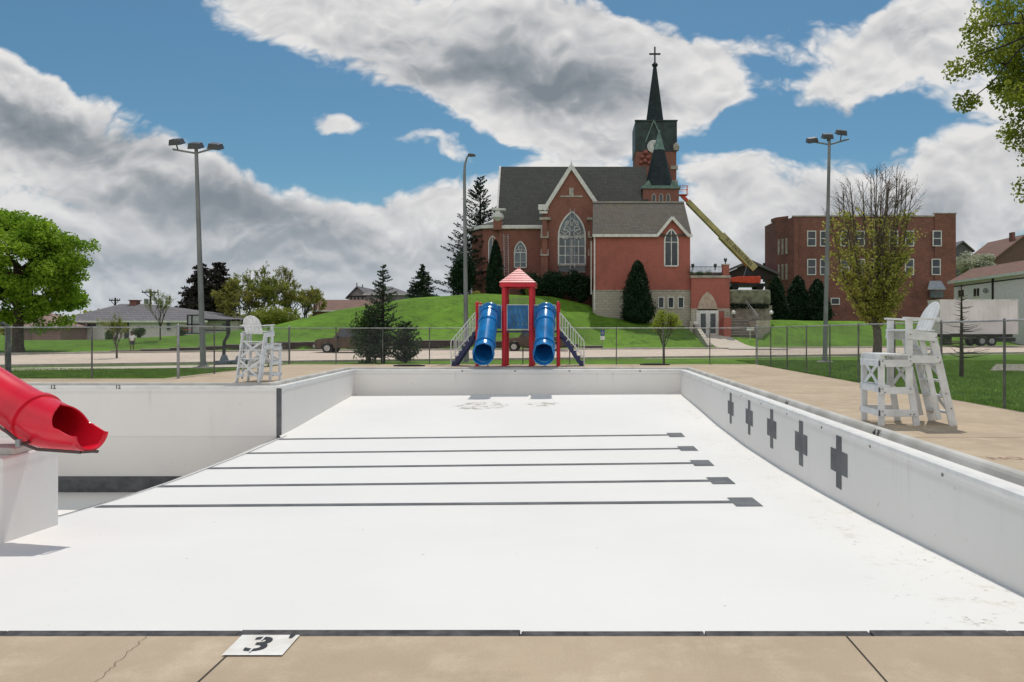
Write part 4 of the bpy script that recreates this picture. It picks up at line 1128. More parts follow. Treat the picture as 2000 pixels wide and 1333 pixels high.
conifer('shrub', 'loose dark evergreen shrub low at the right side of the young spruce', (PX(792,40.3),40.3,-.06), 2.2, 1.0, M['needle'], 12, 12, 60, .12, seed=18, z0=.03, droop=-.1, up=.35, power=.45, spread=.45, cat='shrub')
# yellow sapling right
twig_tree('sapling', 'slender yellow green sapling behind the fence right of the play tower', (PX(1297,38.6),38.6,-.06), 2.35, .26, 12, 6, .04, 'bark', M['leafsap'], 3600, .06, .6, leafz=(.40,1.2), trunk_h=.36, lean=.42)
# big budding pear on the right
def oval_tree(name, label, base, cz, rad_, seed, nl=26):
    random.seed(seed); base = Vector(base); t = thing(name, label, 'tree', base); m = MB(); tips = []
    c0 = base+Vector((0,0,cz)); R3 = Vector(rad_)
    def inside(p, k=1.0):
        d = p-c0; return (abs(d.x/R3.x))**2.5+(abs(d.y/R3.y))**2.5+(abs(d.z/R3.z))**2.5 < k
    fk = base+Vector((0,0,1.9)); m.tube([base+Vector((0,0,-.1)), base+Vector((.05,0,1.0)), fk], [.36,.30,.30], 12)
    for i in range(nl):
        a = 2*PI*i/nl*2.4+random.uniform(-.2,.2); k = (random.random()**.6)*.92 if i else 0
        top = c0+Vector((math.cos(a)*R3.x*k, math.sin(a)*R3.y*k, R3.z*max(0,1-k**2.6)**.42*random.uniform(.80,1.0)))
        mid = base+Vector((math.cos(a)*R3.x*k*.72, math.sin(a)*R3.y*k*.72, cz*.62+random.uniform(-.6,.6)))
        pts = []
        for j in range(9):
            u_ = j/8; pts.append(fk*(1-u_)**2+mid*2*u_*(1-u_)+top*u_*u_+Vector((random.gauss(0,.07),random.gauss(0,.07),0)))
        m.tube(pts, [.13*(1-.88*j/8)+.006 for j in range(9)], 5, caps=False)
        for j in range(1, 9):
            for q in range(5):
                p = pts[j-1].lerp(pts[j], random.random()); out = Vector((p.x-c0.x, p.y-c0.y, 0)); out = out.normalized() if out.length > .1 else Vector((random.gauss(0,1),random.gauss(0,1),0)).normalized()
                d = (out*random.uniform(.1,.9)+Vector((random.gauss(0,.45),random.gauss(0,.45),random.uniform(.5,1.2)))).normalized(); L_ = random.uniform(.8,1.9)
                e_ = p+d*L_
                if not inside(e_, 1.05): L_ *= .45; e_ = p+d*L_
                if not inside(e_, 1.15): continue
                m.tube([p, p.lerp(e_,.5)+Vector((0,0,-.04)), e_], [.022,.014,.007], 3, caps=False); tips.append((p,e_))
                for w_ in range(3):
                    s_ = p.lerp(e_, random.uniform(.3,.95)); d2 = (d+Vector((random.gauss(0,.5),random.gauss(0,.5),random.uniform(0,.6)))).normalized(); f_ = s_+d2*random.uniform(.35,.8)
                    if inside(f_, 1.12): m.tube([s_, f_], [.010,.005], 3, caps=False); tips.append((s_,f_))
    m.build('trunk', M['twig'], t); return t, tips
M['twig'] = plain('budding_twig', (.15,.115,.09), .9, var=.3)
bt, tips = oval_tree('budding_tree', 'oval budding tree with bare twiggy top before the long brick building', (PX(1713,56),56,-.05), 7.7, (4.15,3.8,6.4), 25)
zt = [x for x in tips if x[1].z < 10.6 and random.random() < (1.0 if x[1].z < 8 else .4)]
def on_tips(n, jit):
    ix = RNG.integers(0, len(zt), n); u_ = RNG.random((n,1)); A = np.array([tuple(zt[i][0]) for i in ix]); B_ = np.array([tuple(zt[i][1]) for i in ix]); return A*(1-u_)+B_*u_+RNG.normal(size=(n,3))*jit
C = on_tips(17000, .09); keep = (np.hypot((C[:,0]-bt.location.x)/3.95, (C[:,2]-7.6)/6.4) > .42*RNG.random(len(C))*1.6) | (RNG.random(len(C)) < .3)
leaf_mesh('crown', M['leafbud'], bt, C[keep], .19, .75)
leaf_mesh('buds', M['leafrust'], bt, np.array([tuple(x[1]) for x in tips if x[1].z > 7])[:4500]+RNG.normal(size=(min(4500,len([x for x in tips if x[1].z > 7])),3))*.05, .075, .8)
# bare larch behind the right chair
conifer('bare_larch', 'small leafless larch with thin branches right of the white chair', (PX(1878,27.2),27.2,-.05), 3.35, 1.15, M['needlebrown'], 15, 6, 4, .06, bark='bark', seed=5, z0=.22, droop=-.1, density=.5, up=.05)
# large shade tree whose branches hang in at the top right
broadleaf('shade_tree', 'tall shade tree reaching in from the top right with dark limbs and yellow green leaves', (17.3,22.5,-.05), 15.5, 9.7, (6.9,4.6,4.5), 230, 52000, .115, M['leaftop'], 'barkdark', .42, clump_r=.62, seed=9, trunk_top=.62, fork=.2)
broadleaf('maple_tree', 'thin twigs of a tree reaching in at the right edge beside the brown gable', (26.8,30,-.05), 9, 6.2, (2.9,2.4,1.8), 30, 3500, .12, M['leaftop'], 'barkdark', .2, clump_r=.6, seed=19)

def zg(x, y): return H(x, y)
# dark evergreens & budding trees, left centre
conifer('spruce_tree', 'wide brownish dark evergreen left of the light pole behind the grey roofed house', (PX(392,105),105,0), PZ(515,105), 4.3, M['needlebrown'], 30, 13, 46, .6, seed=3, power=.6, droop=.15)
conifer('spruce_tree', 'tallest dark evergreen right of the light pole behind the grey roofed house', (PX(428,110),110,0), PZ(513,110), 4.4, M['needlebrown'], 30, 13, 46, .6, seed=13, power=.55, droop=.15)
gb = 'budding trees behind the left lawn'
for px_, d_, top, sp_, sd_, lb in ((503,88,528,.40,31,'spreading budding tree with a dark fork right of the evergreens'),(560,92,540,.40,33,'rounded budding tree nearest the brown roofed barn'),(468,84,560,.38,35,'low budding tree just beside the evergreens'),(598,96,566,.38,37,'short budding tree at the foot of the church hill')):
    z_ = zg(PX(px_,d_), d_); twig_tree('budding_tree', lb, (PX(px_,d_),d_,z_), PZ(top,d_)-z_, sp_, sd_, 7, .16, 'barkgrey', M['leafolive'] if px_ != 503 else M['leafyellow'], 12000, .14, .3, gb, leafz=(.15,1.3), trunk_h=.2, kids=(2,3), first=5, lean=.8)
bush('bush', 'mass of yellow green undergrowth below the budding trees', (PX(530,82),82,zg(PX(530,82),82)-.3), 4.4, 3.6, M['leafyellow'], 9000, .22, 9, lumps=16)
conifer('spruce_tree', 'bluish conical spruce on the crest of the hill left of the church', (PX(824,98),98,PZ(592,98)-1), PZ(517,98)-PZ(592,98)+1, 2.6, M['needle'], 24, 12, 44, .32, seed=6, droop=.1, up=.15, power=.8)
conifer('pine_tree', 'tall sparse dark pine beside the left end of the church', (PX(938,90),90,5.0), PZ(345,90)-5.0, 3.9, M['needledark'], 30, 10, 60, .30, seed=14, z0=.12, droop=-.1, up=.42, power=.62, gap=.2, spread=.32)
conifer('pine_tree', 'ragged dark pine reaching left of the street lamp', (PX(912,86),86,5.2), PZ(452,86)-5.2, 3.6, M['needledark'], 16, 7, 60, .30, seed=24, z0=.1, droop=.0, up=.2, power=.35, gap=.3, spread=.35)
def cone_shrub(name, label, base, r, h, mat, n, size, seed=1, group=None, pw_=.75, cat='shrub'):
    base = Vector(base); t = thing(name, label, cat, base, group); rr = np.random.default_rng(seed)
    MB().tube([base+Vector((0,0,-.2)), base+Vector((0,0,h*.9))], [.09,.02], 6).build('stem', M['barkdark'], t)
    f = rr.random(n)**1.25; a = rr.random(n)*2*PI
    R0 = r*(1-f)**pw_*np.minimum(1, .55+f*5)*(1+.13*np.sin(a*3+f*9+seed)+.10*np.sin(a*5-f*17+seed*2)+.06*np.sin(a*9+f*31)+.10*rr.normal(size=n))
    k = rr.random(n)**.22
    C = np.stack([base.x+np.cos(a)*R0*k, base.y+np.sin(a)*R0*k, base.z+h*(f*.97+.02)+rr.normal(size=n)*.06], 1)
    leaf_mesh('foliage', mat, t, C, size, .5); return t
# foundation planting
D = 82.0
for px_, d_, r_, top, bot, lb, cone in ((912,83,1.75,488,577,'broad dark evergreen bush below the ragged pine',False),(968,82,1.15,470,577,'narrow dark columnar evergreen by the left ladder of the church',True),
        (1040,81.5,1.7,530,580,'dark yew bush nearest the narrow columnar evergreen',False),(1085,81.5,1.9,527,583,'dark yew bush under the large church window',False),(1133,81.5,1.5,528,585,'dark yew bush against the corner of the chapel',False)):
    zb = PZ(bot,d_)-.3
    if cone: cone_shrub('evergreen_shrub', lb, (PX(px_,d_),d_,zb), r_, PZ(top,d_)-zb, M['yew'], 14000, .20, int(px_), 'dark evergreens along the church wall', .55)
    else: bush('evergreen_shrub', lb, (PX(px_,d_),d_,zb), r_, PZ(top,d_)-zb, M['yew'], 13000, .22, int(px_), 'dark evergreens along the church wall', lumps=14)
bush('shrub', 'small yellowish shrub with pale blooms beside the red play tower roof', (PX(1033,80.5),80.5,5.2), .8, 1.9, M['leafolive'], 2200, .14, 4)
bush('shrub', 'low straw coloured bush at the foot of the street lamp line', (PX(928,80.5),80.5,5.3), .75, .8, M['leafolive'], 1500, .13, 4)
cone_shrub('evergreen_shrub', 'large conical evergreen standing against the chapel stone base', (PX(1245,76.2),76.2,2.6), 1.72, PZ(509,76.2)-2.6, M['yew'], 22000, .19, 44, 'dark evergreens along the church wall', .52)
for px_, d_, r_, top, lb in ((1515,92,1.7,541,'dark conical arborvitae nearest the church stairs'),(1558,93,1.9,540,'middle dark arborvitae by the school corner'),(1596,92,1.8,546,'dark arborvitae directly behind the right light pole')):
    zb = zg(PX(px_,d_),d_)-.2; cone_shrub('arborvitae', lb, (PX(px_,d_),d_,zb), r_*.98, PZ(top,d_)-zb, M['yew'], 12000, .25, int(px_), 'arborvitae row before the school', .5)
broadleaf('blossom_tree', 'rounded white blossoming tree behind the white building', (PX(1908,112),112,2), 11.5, 9.0, (3.3,3,2.4), 50, 12000, .3, M['blossom'], 'bark', .2, clump_r=1.0, seed=31)
for px_, d_, top, sd_, lb in ((228,44.5,622,41,'thin young tree behind the left fence near the walking child'),(313,62,570,43,'thin leafing tree before the grey roofed house')):
    z_ = zg(PX(px_,d_),d_); twig_tree('young_tree', lb, (PX(px_,d_),d_,z_), PZ(top,d_)-z_, .3, sd_, 5, .05, 'barkgrey', M['leafyellow'], 1200, .09, .6, 'young street trees', leafz=(.3,1.2), trunk_h=.25, kids=(2,3), lean=.35)
for px_, lb, r_ in ((213,'small rounded bush on the left lawn nearest the young tree',.55),(272,'small rounded bush on the left lawn right of the child',.6),(352,'low bush before the house near the hoop',.6)):
    x_ = PX(px_,66); bush('bush', lb, (x_,66,zg(x_,66)-.1), r_, 1.2, M['needlegreen'], 1200, .12, px_)

# far woods: read as one mass
def woods(name, x0, x1, y, h, n, seed):
    rr = np.random.default_rng(seed); cen = []
    x = x0
    while x < x1:
        hh = h*rr.uniform(.55,1.1); r_ = rr.uniform(4,8); k = 260
        v = rr.normal(size=(k,3)); v /= np.linalg.norm(v,axis=1,keepdims=True)
        cen.append(np.array([x, y+rr.uniform(-10,10), hh*.55])+v*rr.random((k,1))**.4*np.array([r_,r_,hh*.5])); x += r_*.8
    o = leaf_mesh(name, M['leafolive'] if seed % 2 else M['needlegreen'], None, np.concatenate(cen), 1.5, .7); tag(o, 'low line of far trees on the horizon', 'woods', kind='stuff'); return o
woods('far_woods', -330, 330, 240, 9, 0, 3)

# ================================================================ CHURCH
def lancet(cx, z0, w, h, n=10):
    """pointed arch outline, counter clockwise from lower left"""
    hw_ = w/2; rise = w*.95; zs = z0+h-rise; pts = [(cx-hw_, z0), (cx+hw_, z0)]
    Rr = (hw_*hw_+rise*rise)/(2*hw_)
    for i in range(n+1):
        t = i/n; z = zs + rise*t; x = (cx+hw_-Rr)+math.sqrt(max(0, Rr*Rr-(z-zs)**2)); pts.append((x, z))
    for i in range(n-1, -1, -1):
        t = i/n; z = zs + rise*t; x = (cx-hw_+Rr)-math.sqrt(max(0, Rr*Rr-(z-zs)**2)); pts.append((x, z))
    return pts
def outline_frame(m, poly, y0, y1, w):
    n = len(poly)
    for i in range(n):
        a, b = poly[i], poly[(i+1)%n]
        m.bar((a[0],(y0+y1)/2,a[1]), (b[0],(y0+y1)/2,b[1]), abs(y1-y0), w) if False else m.bar((a[0],(y0+y1)/2,a[1]), (b[0],(y0+y1)/2,b[1]), w, abs(y1-y0), up=(0,1,0))
def arch_window(parent, cx, z0, w, h, y, frame_w=.12, vm=(0,), hm=(), tracery=0, glass='glassblue', frame='trim'):
    poly = lancet(cx, z0, w, h)
    g_ = MB().prism_xz(poly, y-.03, y+.05).build('window', M[glass], parent)
    m = MB(); outline_frame(m, poly, y-.10, y+.02, frame_w)
    rise = w*.95; zs = z0+h-rise
    for v in vm: 
        x = cx+v*w/2; top = zs + rise*(1-abs(v))**.8*.93 if tracery == 0 else zs+.1
        m.box(x-frame_w*.3,x+frame_w*.3,y-.09,y-.031,z0,top)
    for q in hm: m.box(cx-w/2,cx+w/2,y-.085,y-.032,z0+q*(zs-z0)-frame_w*.25,z0+q*(zs-z0)+frame_w*.25)
    def ring(x, z, r_, t_=.07):
        n = 14
        for i in range(n):
            a, b = 2*PI*i/n, 2*PI*(i+1)/n; m.bar((x+r_*math.cos(a),y-.06,z+r_*math.sin(a)),(x+r_*math.cos(b),y-.06,z+r_*math.sin(b)), t_, .06, up=(0,1,0))
    if tracery:
        k = tracery
        m.box(cx-w/2,cx+w/2,y-.086,y-.033,zs-.05,zs+.05)
        if k == 2:
            for s in (-1,1):
                ring(cx+s*w*.25, zs+w*.10, w*.17, .10); ring(cx+s*w*.13, zs+w*.48, w*.11, .08)
                for q in (0,1,2,3): a = PI/4+q*PI/2; m.bar((cx+s*w*.25,y-.06,zs+w*.10),(cx+s*w*.25+math.cos(a)*w*.17,y-.06,zs+w*.10+math.sin(a)*w*.17),.06,.05,up=(0,1,0))
                m.bar((cx+s*w*.5,y-.06,zs+w*.02),(cx,y-.06,zs+w*.72),.09,.06,up=(0,1,0))
                for e in (.125,.375):
                    n = 6
                    for i in range(n):
                        a, b = PI*i/n, PI*(i+1)/n; xx = cx+s*w*e
                        m.bar((xx+w*.12*math.cos(a),y-.06,zs-.3+w*.12*math.sin(a)*1.3),(xx+w*.12*math.cos(b),y-.06,zs-.3+w*.12*math.sin(b)*1.3),.07,.06,up=(0,1,0))
            ring(cx, zs+w*.33, w*.10, .08)
        else:
            ring(cx, zs+w*.42, w*.15, .07)
            for s in (-1,1): ring(cx+s*w*.22, zs+w*.12, w*.15, .07)
    m.build('frame', M[frame], g_)
    return g_
def rect_window(parent, x0, x1, z0, z1, y, fw=.07, glass='glass', frame='trim', mull=True, face=-1):
    g_ = MB().box(x0,x1,y-.02,y+.03,z0,z1).build('window', M[glass], parent)
    m = MB(); m.box(x0-fw,x0,y-.06,y+.02,z0-fw,z1+fw); m.box(x1,x1+fw,y-.06,y+.02,z0-fw,z1+fw); m.box(x0,x1,y-.06,y+.02,z1,z1+fw); m.box(x0,x1,y-.08,y+.02,z0-fw,z0)
    if mull: zc = (z0+z1)/2; m.box(x0,x1,y-.05,y-.021,zc-fw*.4,zc+fw*.4)
    m.build('frame', M[frame], g_); return g_

CH_ = thing('church', 'dark red brick church with slate roof and tall spire on the green hill', 'church', (PX(1116,84),84,5.4))
# --- nave: wall plane 87, ridge 93
dE, dR = 87.0, 93.0
zE, zR = PZ(441,dE), PZ(326,dR)
xL, xLr, xRr = PX(972,dE), PX(977,dR), PX(1262,dR)
nv = MB(); nv.box(xL+.3, PX(1270,dE), dE, 99, 2, zE-.25); nv.build('nave_wall', M['brick'], CH_)
m = MB()
th = .25
m.add([(xL-.1,dE-.5,zE-.5),(xRr,dE-.5,zE-.5),(xRr,dR,zR),(xLr,dR,zR),(xRr,99.5,zE-.5),(xL-.1,99.5,zE-.5)], [(0,1,2,3),(3,2,4,5),(0,3,5),(1,4,2),(0,5,4,1)])
rfn = m.build('nave_roof', M['slate'], CH_)
m = MB(); m.bar((xLr,dR+.1,zR-.02),(xRr,dR+.1,zR-.02),.12,.06); m.bar((xLr,dR,zR),(xL-.1,dE-.5,zE-.5),.2,.25); m.build('ridge_cap', M['trim'], rfn)
# --- left aisle wall with cornice
dA = 86.0
aw = MB(); aw.box(PX(974,dA), PX(1062,dA), dA, 88, 2, PZ(446,dA)); ao = aw.build('aisle_wall', M['brick'], CH_)
m = MB(); m.box(PX(976,dA)-.1,PX(1062,dA),dA-.35,dA+.2,PZ(448,dA),PZ(441,dA)); m.build('cornice', M['trim'], ao, bevel=.05)
arch_window(CH_, PX(1016.5,dA), PZ(523,dA), (1028-1005)*dA/F, (523-472)*dA/F, dA-.02, .13, vm=(0,), hm=(.35,), tracery=1)
m = MB(); m.box(PX(1058,dA)-.05,PX(1058,dA)+.07,dA-.45,dA-.35,PZ(462,dA),PZ(447,dA)); m.build('downpipe', M['trim'], ao)
# corner turret finial at the left corner
m = MB(); c = Vector((PX(973,86),85.8,0)); m.box(c.x-.5,c.x+.45,85.5,86.3,PZ(450,86),PZ(428,86)); m.build('corner_pier', M['brick'], CH_)
m = MB(); m.lathe((c.x,85.8,PZ(426,86)), [(.35,-.4),(.7,0),(.62,.35),(.5,.5)], 12); m.box(c.x-.7,c.x+.9,85.4,86.3,PZ(412,86),PZ(409,86)); m.box(c.x-.25,c.x+.25,85.5,86.1,PZ(420,86),PZ(411,86)); m.build('stone_finial', M['trim'], CH_)
# --- apse
dP = 90.0; ax0, ax1 = PX(922,dP), PX(976,dP-2)
zA = PZ(455,dP)
poly = [(ax1+.5,86.2),(ax0+1.8,86.6),(ax0+.2,88.6),(ax0,92),(ax0+.6,96),(ax1+.5,97)]
m = MB(); m.prism_xy(poly, 2, zA); ap = m.build('apse_wall', M['brick'], CH_)
m = MB(); q = [(a-.25 if a < ax1 else a, b-.3 if b < 90 else b) for a, b in poly]; m.prism_xy(q, zA, zA+.38); m.build('cornice', M['trim'], ap)
q2 = [(a+.02, b) for a, b in q]; top = (ax1+.9, 90.5, PZ(418,88)); n = len(q2); m = MB(); m.add([(a,b,zA+.38) for a,b in q2]+[top,(ax1+.9,93,PZ(418,88))], [(i,(i+1)%n,n) for i in range(n)]+[tuple(range(n-1,-1,-1))]); m.build('apse_roof', M['slate'], CH_)
arch_window(CH_, ax0+2.9, PZ(515,86.4), .9, 3.2, 86.45, .1, vm=(0,), tracery=0)
# --- transept gable
dT = 84.0
gx0, gx1 = PX(1060,dT), PX(1172,dT); apx, apz = PX(1116,dT), PZ(331,dT); shz = PZ(412,dT)
m = MB(); m.prism_xz([(gx0,2),(gx1,2),(gx1,shz+.2),(apx,apz),(gx0+.3,shz+.2),(gx0,shz)], dT, 88.5); tw_ = m.build('transept_wall', M['brick'], CH_)
m = MB(); e = .35
m.add([(apx,dT+.1,apz+.05),(gx0-.1,dT+.1,shz),(gx0-.1,93,shz),(apx,93,apz+.05),(gx1+.1,dT+.1,shz),(gx1+.1,93,shz)], [(0,1,2,3),(0,3,5,4)])
m.build('transept_roof', M['slate'], CH_)
m = MB()
m.bar((gx0+.15,dT-.05,shz+.05),(apx,dT-.05,apz+.30),.42,.45,up=(0,1,0)); m.bar((apx,dT-.051,apz+.30),(gx1+.1,dT-.051,shz+.05),.42,.45,up=(0,1,0))
m.box(gx0-.35,gx0+.55,dT-.3,dT+.2,shz-.35,shz-.1); m.lathe((apx,dT,apz+.3),[(.14,0),(.10,.3),(.02,.6)],8)
m.build('coping', M['trim'], tw_)
m = MB(); m.box(gx0-.5,gx0+.65,dT-.1,dT+.6,PZ(411,dT),PZ(400,dT)); m.build('shoulder_stone', M['trim'], tw_)
m = MB(); zc = PZ(384,dT); m.box(apx-1.25,apx+1.25,dT-.06,dT,zc-.09,zc+.09); m.box(apx-.25,apx+.25,dT-.08,dT,zc+.09,zc+.95); m.build('relief_cross', M['stonetrim'], tw_)
arch_window(CH_, PX(1117,dT), PZ(517,dT), (1143-1091)*dT/F, (517-414)*dT/F, dT-.02, .17, vm=(-.5,0,.5), hm=(.0,.33,.66), tracery=2)
m = MB(); m.box(PX(1091,dT),PX(1143,dT),dT-.05,dT+.1,PZ(532,dT),PZ(518.5,dT)); m.build('lower_panel', M['glass'], CH_)
m = MB(); m.box(PX(1089,dT),PX(1145,dT),dT-.2,dT+.1,PZ(520,dT),PZ(517,dT)); m.box(PX(1122,dT),PX(1143,dT),dT-.15,dT+.1,PZ(533,dT),PZ(531,dT)); m.build('sill', M['stonetrim'], CH_)
# buttress with stone set-offs
for i, (pxa, pxb) in enumerate(((1057,1070),(1150,1162))):
    a, b = PX(pxa,dT-.6), PX(pxb,dT-.6)
    m = MB(); m.box(a,b,dT-.9,dT,2,PZ(500,dT)); m.box(a+.06,b-.06,dT-.65,dT,PZ(500,dT),PZ(465,dT)); m.box(a+.12,b-.12,dT-.4,dT,PZ(465,dT),PZ(430,dT)); bo = m.build('buttress', M['brick'], CH_)
    m = MB()
    for zz, y_ in ((PZ(500,dT),.95),(PZ(465,dT),.7)):
        m.prism_yz([(dT-y_-.05,zz-.1),(dT,zz-.1),(dT,zz+.75),(dT-y_+.3,zz+.1),(dT-y_-.05,zz+.05)], a-.08, b+.08)
    m.box(a-.2,b+.3,dT-.5,dT,PZ(431,dT),PZ(426,dT)); m.build('set_off', M['stonetrim'], bo)

# --- turret with slate spire (in front of the tower)
dU = 89.5
tx0, tx1 = PX(1256,dU), PX(1326,dU); zt = PZ(369,dU); cxu = (tx0+tx1)/2; wu = (tx1-tx0)/2
m = MB(); m.box(tx0,tx1,dU,dU+2*wu,2,zt); tu = m.build('turret_wall', M['brick'], CH_)
m = MB(); m.box(tx0-.18,tx1+.18,dU-.18,dU+2*wu+.18,zt,zt+.35); m.build('cornice', M['verdigris'], tu)
for px_ in (1277,1291,1305):
    x = PX(px_,dU); w = MB().prism_xz(lancet(x, PZ(402,dU), .34, 1.35, 5), dU-.04, dU+.05).build('window', M['glass'], tu); mm = MB(); outline_frame(mm, lancet(x, PZ(402,dU), .44, 1.45, 5), dU-.08, dU+.02, .1); mm.build('frame', M['stonetrim'], w)
cyu = dU+wu; zb = zt+.35; za_ = PZ(262,dU+wu); m = MB(); n = 8; rb = wu*.92
prof_ = [(rb*1.0,zb),(rb*.82,zb+.9),(rb*.34,zb+(za_-zb)*.72)]
m.lathe((cxu,cyu,0), prof_, n); sp1 = m.build('turret_spire', M['spire'], CH_)
m = MB(); m.lathe((cxu,cyu,0), [(rb*.36,zb+(za_-zb)*.70),(rb*.17,za_-.6),(.03,za_+.4)], n); m.ball((cxu,cyu,za_+.3), .16, 5); m.build('copper_tip', M['verdigris'], sp1)
m = MB()
for s in (-1,1): m.prism_xz([(cxu+s*rb*1.08,zb),(cxu+s*rb*.55,zb),(cxu+s*rb*.75,zb+.7)], dU-.02, dU+.5)
m.build('corner_hood', M['verdigris'], sp1)
# --- main tower
dM = 99.0
mx0, mx1 = PX(1241,dM), PX(1322,dM); cxm = (mx0+mx1)/2; wm_ = (mx1-mx0)/2; cym = dM+wm_
zc0, zc1 = PZ(296,dM), PZ(237,dM)
m = MB(); m.box(mx0+.06,mx1-.06,dM+.06,dM+2*wm_-.06,2,zc0); mt = m.build('tower_wall', M['brick'], CH_)
m = MB(); m.box(mx0-.02,mx1+.02,dM,dM+2*wm_,zc0,zc1); cp = m.build('belfry', M['copper'], CH_)
m = MB(); m.bar((mx0-.1,dM-.05,zc1+.05),(mx1+.1,dM-.05,zc1+.05),.18,.18); xg = PX(1277,dM)
m.build('eave_moulding', M['copper'], cp)
for s in (-1,1): MB().bar((xg+s*1.15,dM-.12,zc0+1.2),(xg,dM-.12,zc1+.1),.16,.16,up=(0,1,0)).build('gable_rib', M['verdigris'], cp)

m = MB(); m.lathe((PX(1276.5,dM),dM-.15,PZ(287,dM)),[(.85,.12),(.85,0),(.75,-.03)],24,axis='y'); ck = m.build('clock', M['trim'], CH_)
m = MB(); cx0, cz0 = PX(1276.5,dM), PZ(287,dM)
for k in range(12): a = k*PI/6; m.bar((cx0+.55*math.sin(a),dM-.20,cz0+.55*math.cos(a)),(cx0+.70*math.sin(a),dM-.20,cz0+.70*math.cos(a)),.05,.03,up=(0,1,0))
m.bar((cx0,dM-.21,cz0),(cx0+.1,dM-.21,cz0+.5),.06,.03,up=(0,1,0)); m.bar((cx0,dM-.21,cz0),(cx0+.35,dM-.21,cz0-.12),.06,.03,up=(0,1,0)); m.build('hands', M['black'], ck)
m = MB()
for px_, py_, r_ in ((1261,298,.36),(1254,307,.30),(1266,308,.34),(1260,315,.34),(1252,318,.28),(1268,319,.28)): m.ball((PX(px_,dM),dM+.0,PZ(py_,dM)), r_, 7)
m.build('carved_cluster', plain('terracotta', (.34,.11,.09), .6), mt, smooth=True)
m = MB()
for py_ in (331, 360): m.box(mx1-.8,mx1+.12,dM-.12,dM+.4,PZ(py_,dM),PZ(py_-7,dM))
m.build('string_course', M['stonetrim'], mt)
m = MB(); m.lathe((mx1-.1,dM-.1,PZ(295,dM)),[(.35,0),(.45,.5),(.3,.9),(.05,1.1)],10); m.build('pinnacle', M['stonetrim'], mt)
m = MB(); zs0 = zc1; zs1 = PZ(128,cym); r0 = 16.8*cym/F*1.04
m.lathe((PX(1279,cym),cym,0), [(r0*1.06,zs0-.3),(r0*.97,zs0+.8),(.20,zs1)], 8); sp2 = m.build('spire', M['spire'], CH_)
m = MB(); xs_ = PX(1279,cym); m.lathe((xs_,cym,0),[(.3,zs1-.2),(.42,zs1),(.42,zs1+.12),(.14,zs1+.4),(.10,zs1+.5)],10)
zt2 = PZ(92,cym); m.box(xs_-.10,xs_+.10,cym-.1,cym+.1,zs1+.3,zt2-.1); zx = PZ(106,cym); m.box(xs_-.62,xs_+.62,cym-.09,cym+.09,zx-.1,zx+.1); m.ball((xs_-.66,cym,zx),.14,4); m.ball((xs_+.66,cym,zx),.14,4); m.ball((xs_,cym,zt2-.1),.13,4)
m.build('cross', M['black'], sp2)

# --- chapel (lower wing in front)
dC = 78.0
cx0_, cx1_ = PX(1159,dC), PX(1348,dC); ze_ = PZ(461,dC); zst = PZ(568,dC); dCr = dC+4.6; zr = PZ(396,dCr)
gl, gr, gxp, gzp = PX(1284,dC), PX(1343,dC), PX(1312,dC), PZ(430,dC)
m = MB(); m.prism_xz([(cx0_,zst),(cx1_,zst),(cx1_,ze_),(gr,ze_),(gxp,gzp),(gl,ze_),(cx0_,ze_)], dC, dC+.6); m.box(cx0_,cx1_,dC+.601,dC+9.2,zst,ze_)
for x in (cx0_, cx1_-.4): m.prism_yz([(dC+.61,ze_),(dC+9.2,ze_),(dCr,zr-.2)], x, x+.4)
cw = m.build('chapel_wall', M['brickred'], CH_)
m = MB(); m.box(cx0_-.06,cx1_+.06,dC-.08,dC+9.2,.5,zst-.002); cs = m.build('stone_base', M['stone'], CH_)
m = MB(); m.box(cx0_-.05,cx1_+.1,dC-.12,dC+.0,zst-.06,zst+.06); m.build('water_table', M['stonetrim'], cs)
m = MB()
m.add([(cx0_-.1,dC-.25,ze_-.02),(cx1_+.15,dC-.25,ze_-.02),(cx1_+.0,dCr,zr),(cx0_+.05,dCr,zr),(cx1_+.15,dC+9.4,ze_-.02),(cx0_-.1,dC+9.4,ze_-.02)], [(0,1,2,3),(3,2,4,5),(0,5,4,1),(0,3,5),(1,4,2)])
# small cross gable roof
dback = dC + (gzp-ze_)/(zr-ze_)*(dCr-dC)
m.add([(gl-.1,dC-.2,ze_),(gxp,dC-.2,gzp+.12),(gxp,dback,gzp+.10),(gr+.1,dC-.2,ze_)], [(0,1,2),(1,3,2)])
cr = m.build('chapel_roof', M['slatewarm'], CH_)
m = MB(); m.box(cx0_,cx1_,dCr-.1,dCr+.1,zr-.05,zr+.12); m.build('ridge_cap', M['capstone'], cr)
m = MB(); m.box(cx0_-.1,gl+.05,dC-.42,dC-.2,ze_-.16,ze_+.12); m.box(gr-.05,cx1_+.2,dC-.42,dC-.2,ze_-.16,ze_+.12)
m.bar((gl-.02,dC-.31,ze_),(gxp,dC-.31,gzp+.22),.3,.24,up=(0,1,0)); m.bar((gxp,dC-.311,gzp+.22),(gr+.05,dC-.311,ze_),.3,.24,up=(0,1,0)); m.build('fascia', M['trim'], cr)
m = MB(); m.box(cx0_+.05,cx0_+.19,dC-.2,dC-.06,PZ(606,dC),ze_-.1); m.box(cx0_-.28,cx0_-.16,dC+.6,dC+.75,PZ(575,dC),PZ(470,dC)); m.build('downpipe', M['trim'], CH_)
arch_window(CH_, PX(1311,dC), PZ(520,dC), 28*dC/F*.93, (520-448)*dC/F, dC-.02, .14, vm=(0,), hm=(.98,), tracery=0, glass='glass')
for px_ in (1291, 1310, 1329.5): rect_window(CH_, PX(px_-4.5,dC), PX(px_+4.5,dC), PZ(601,dC), PZ(582,dC), dC-.09, .10, mull=False)
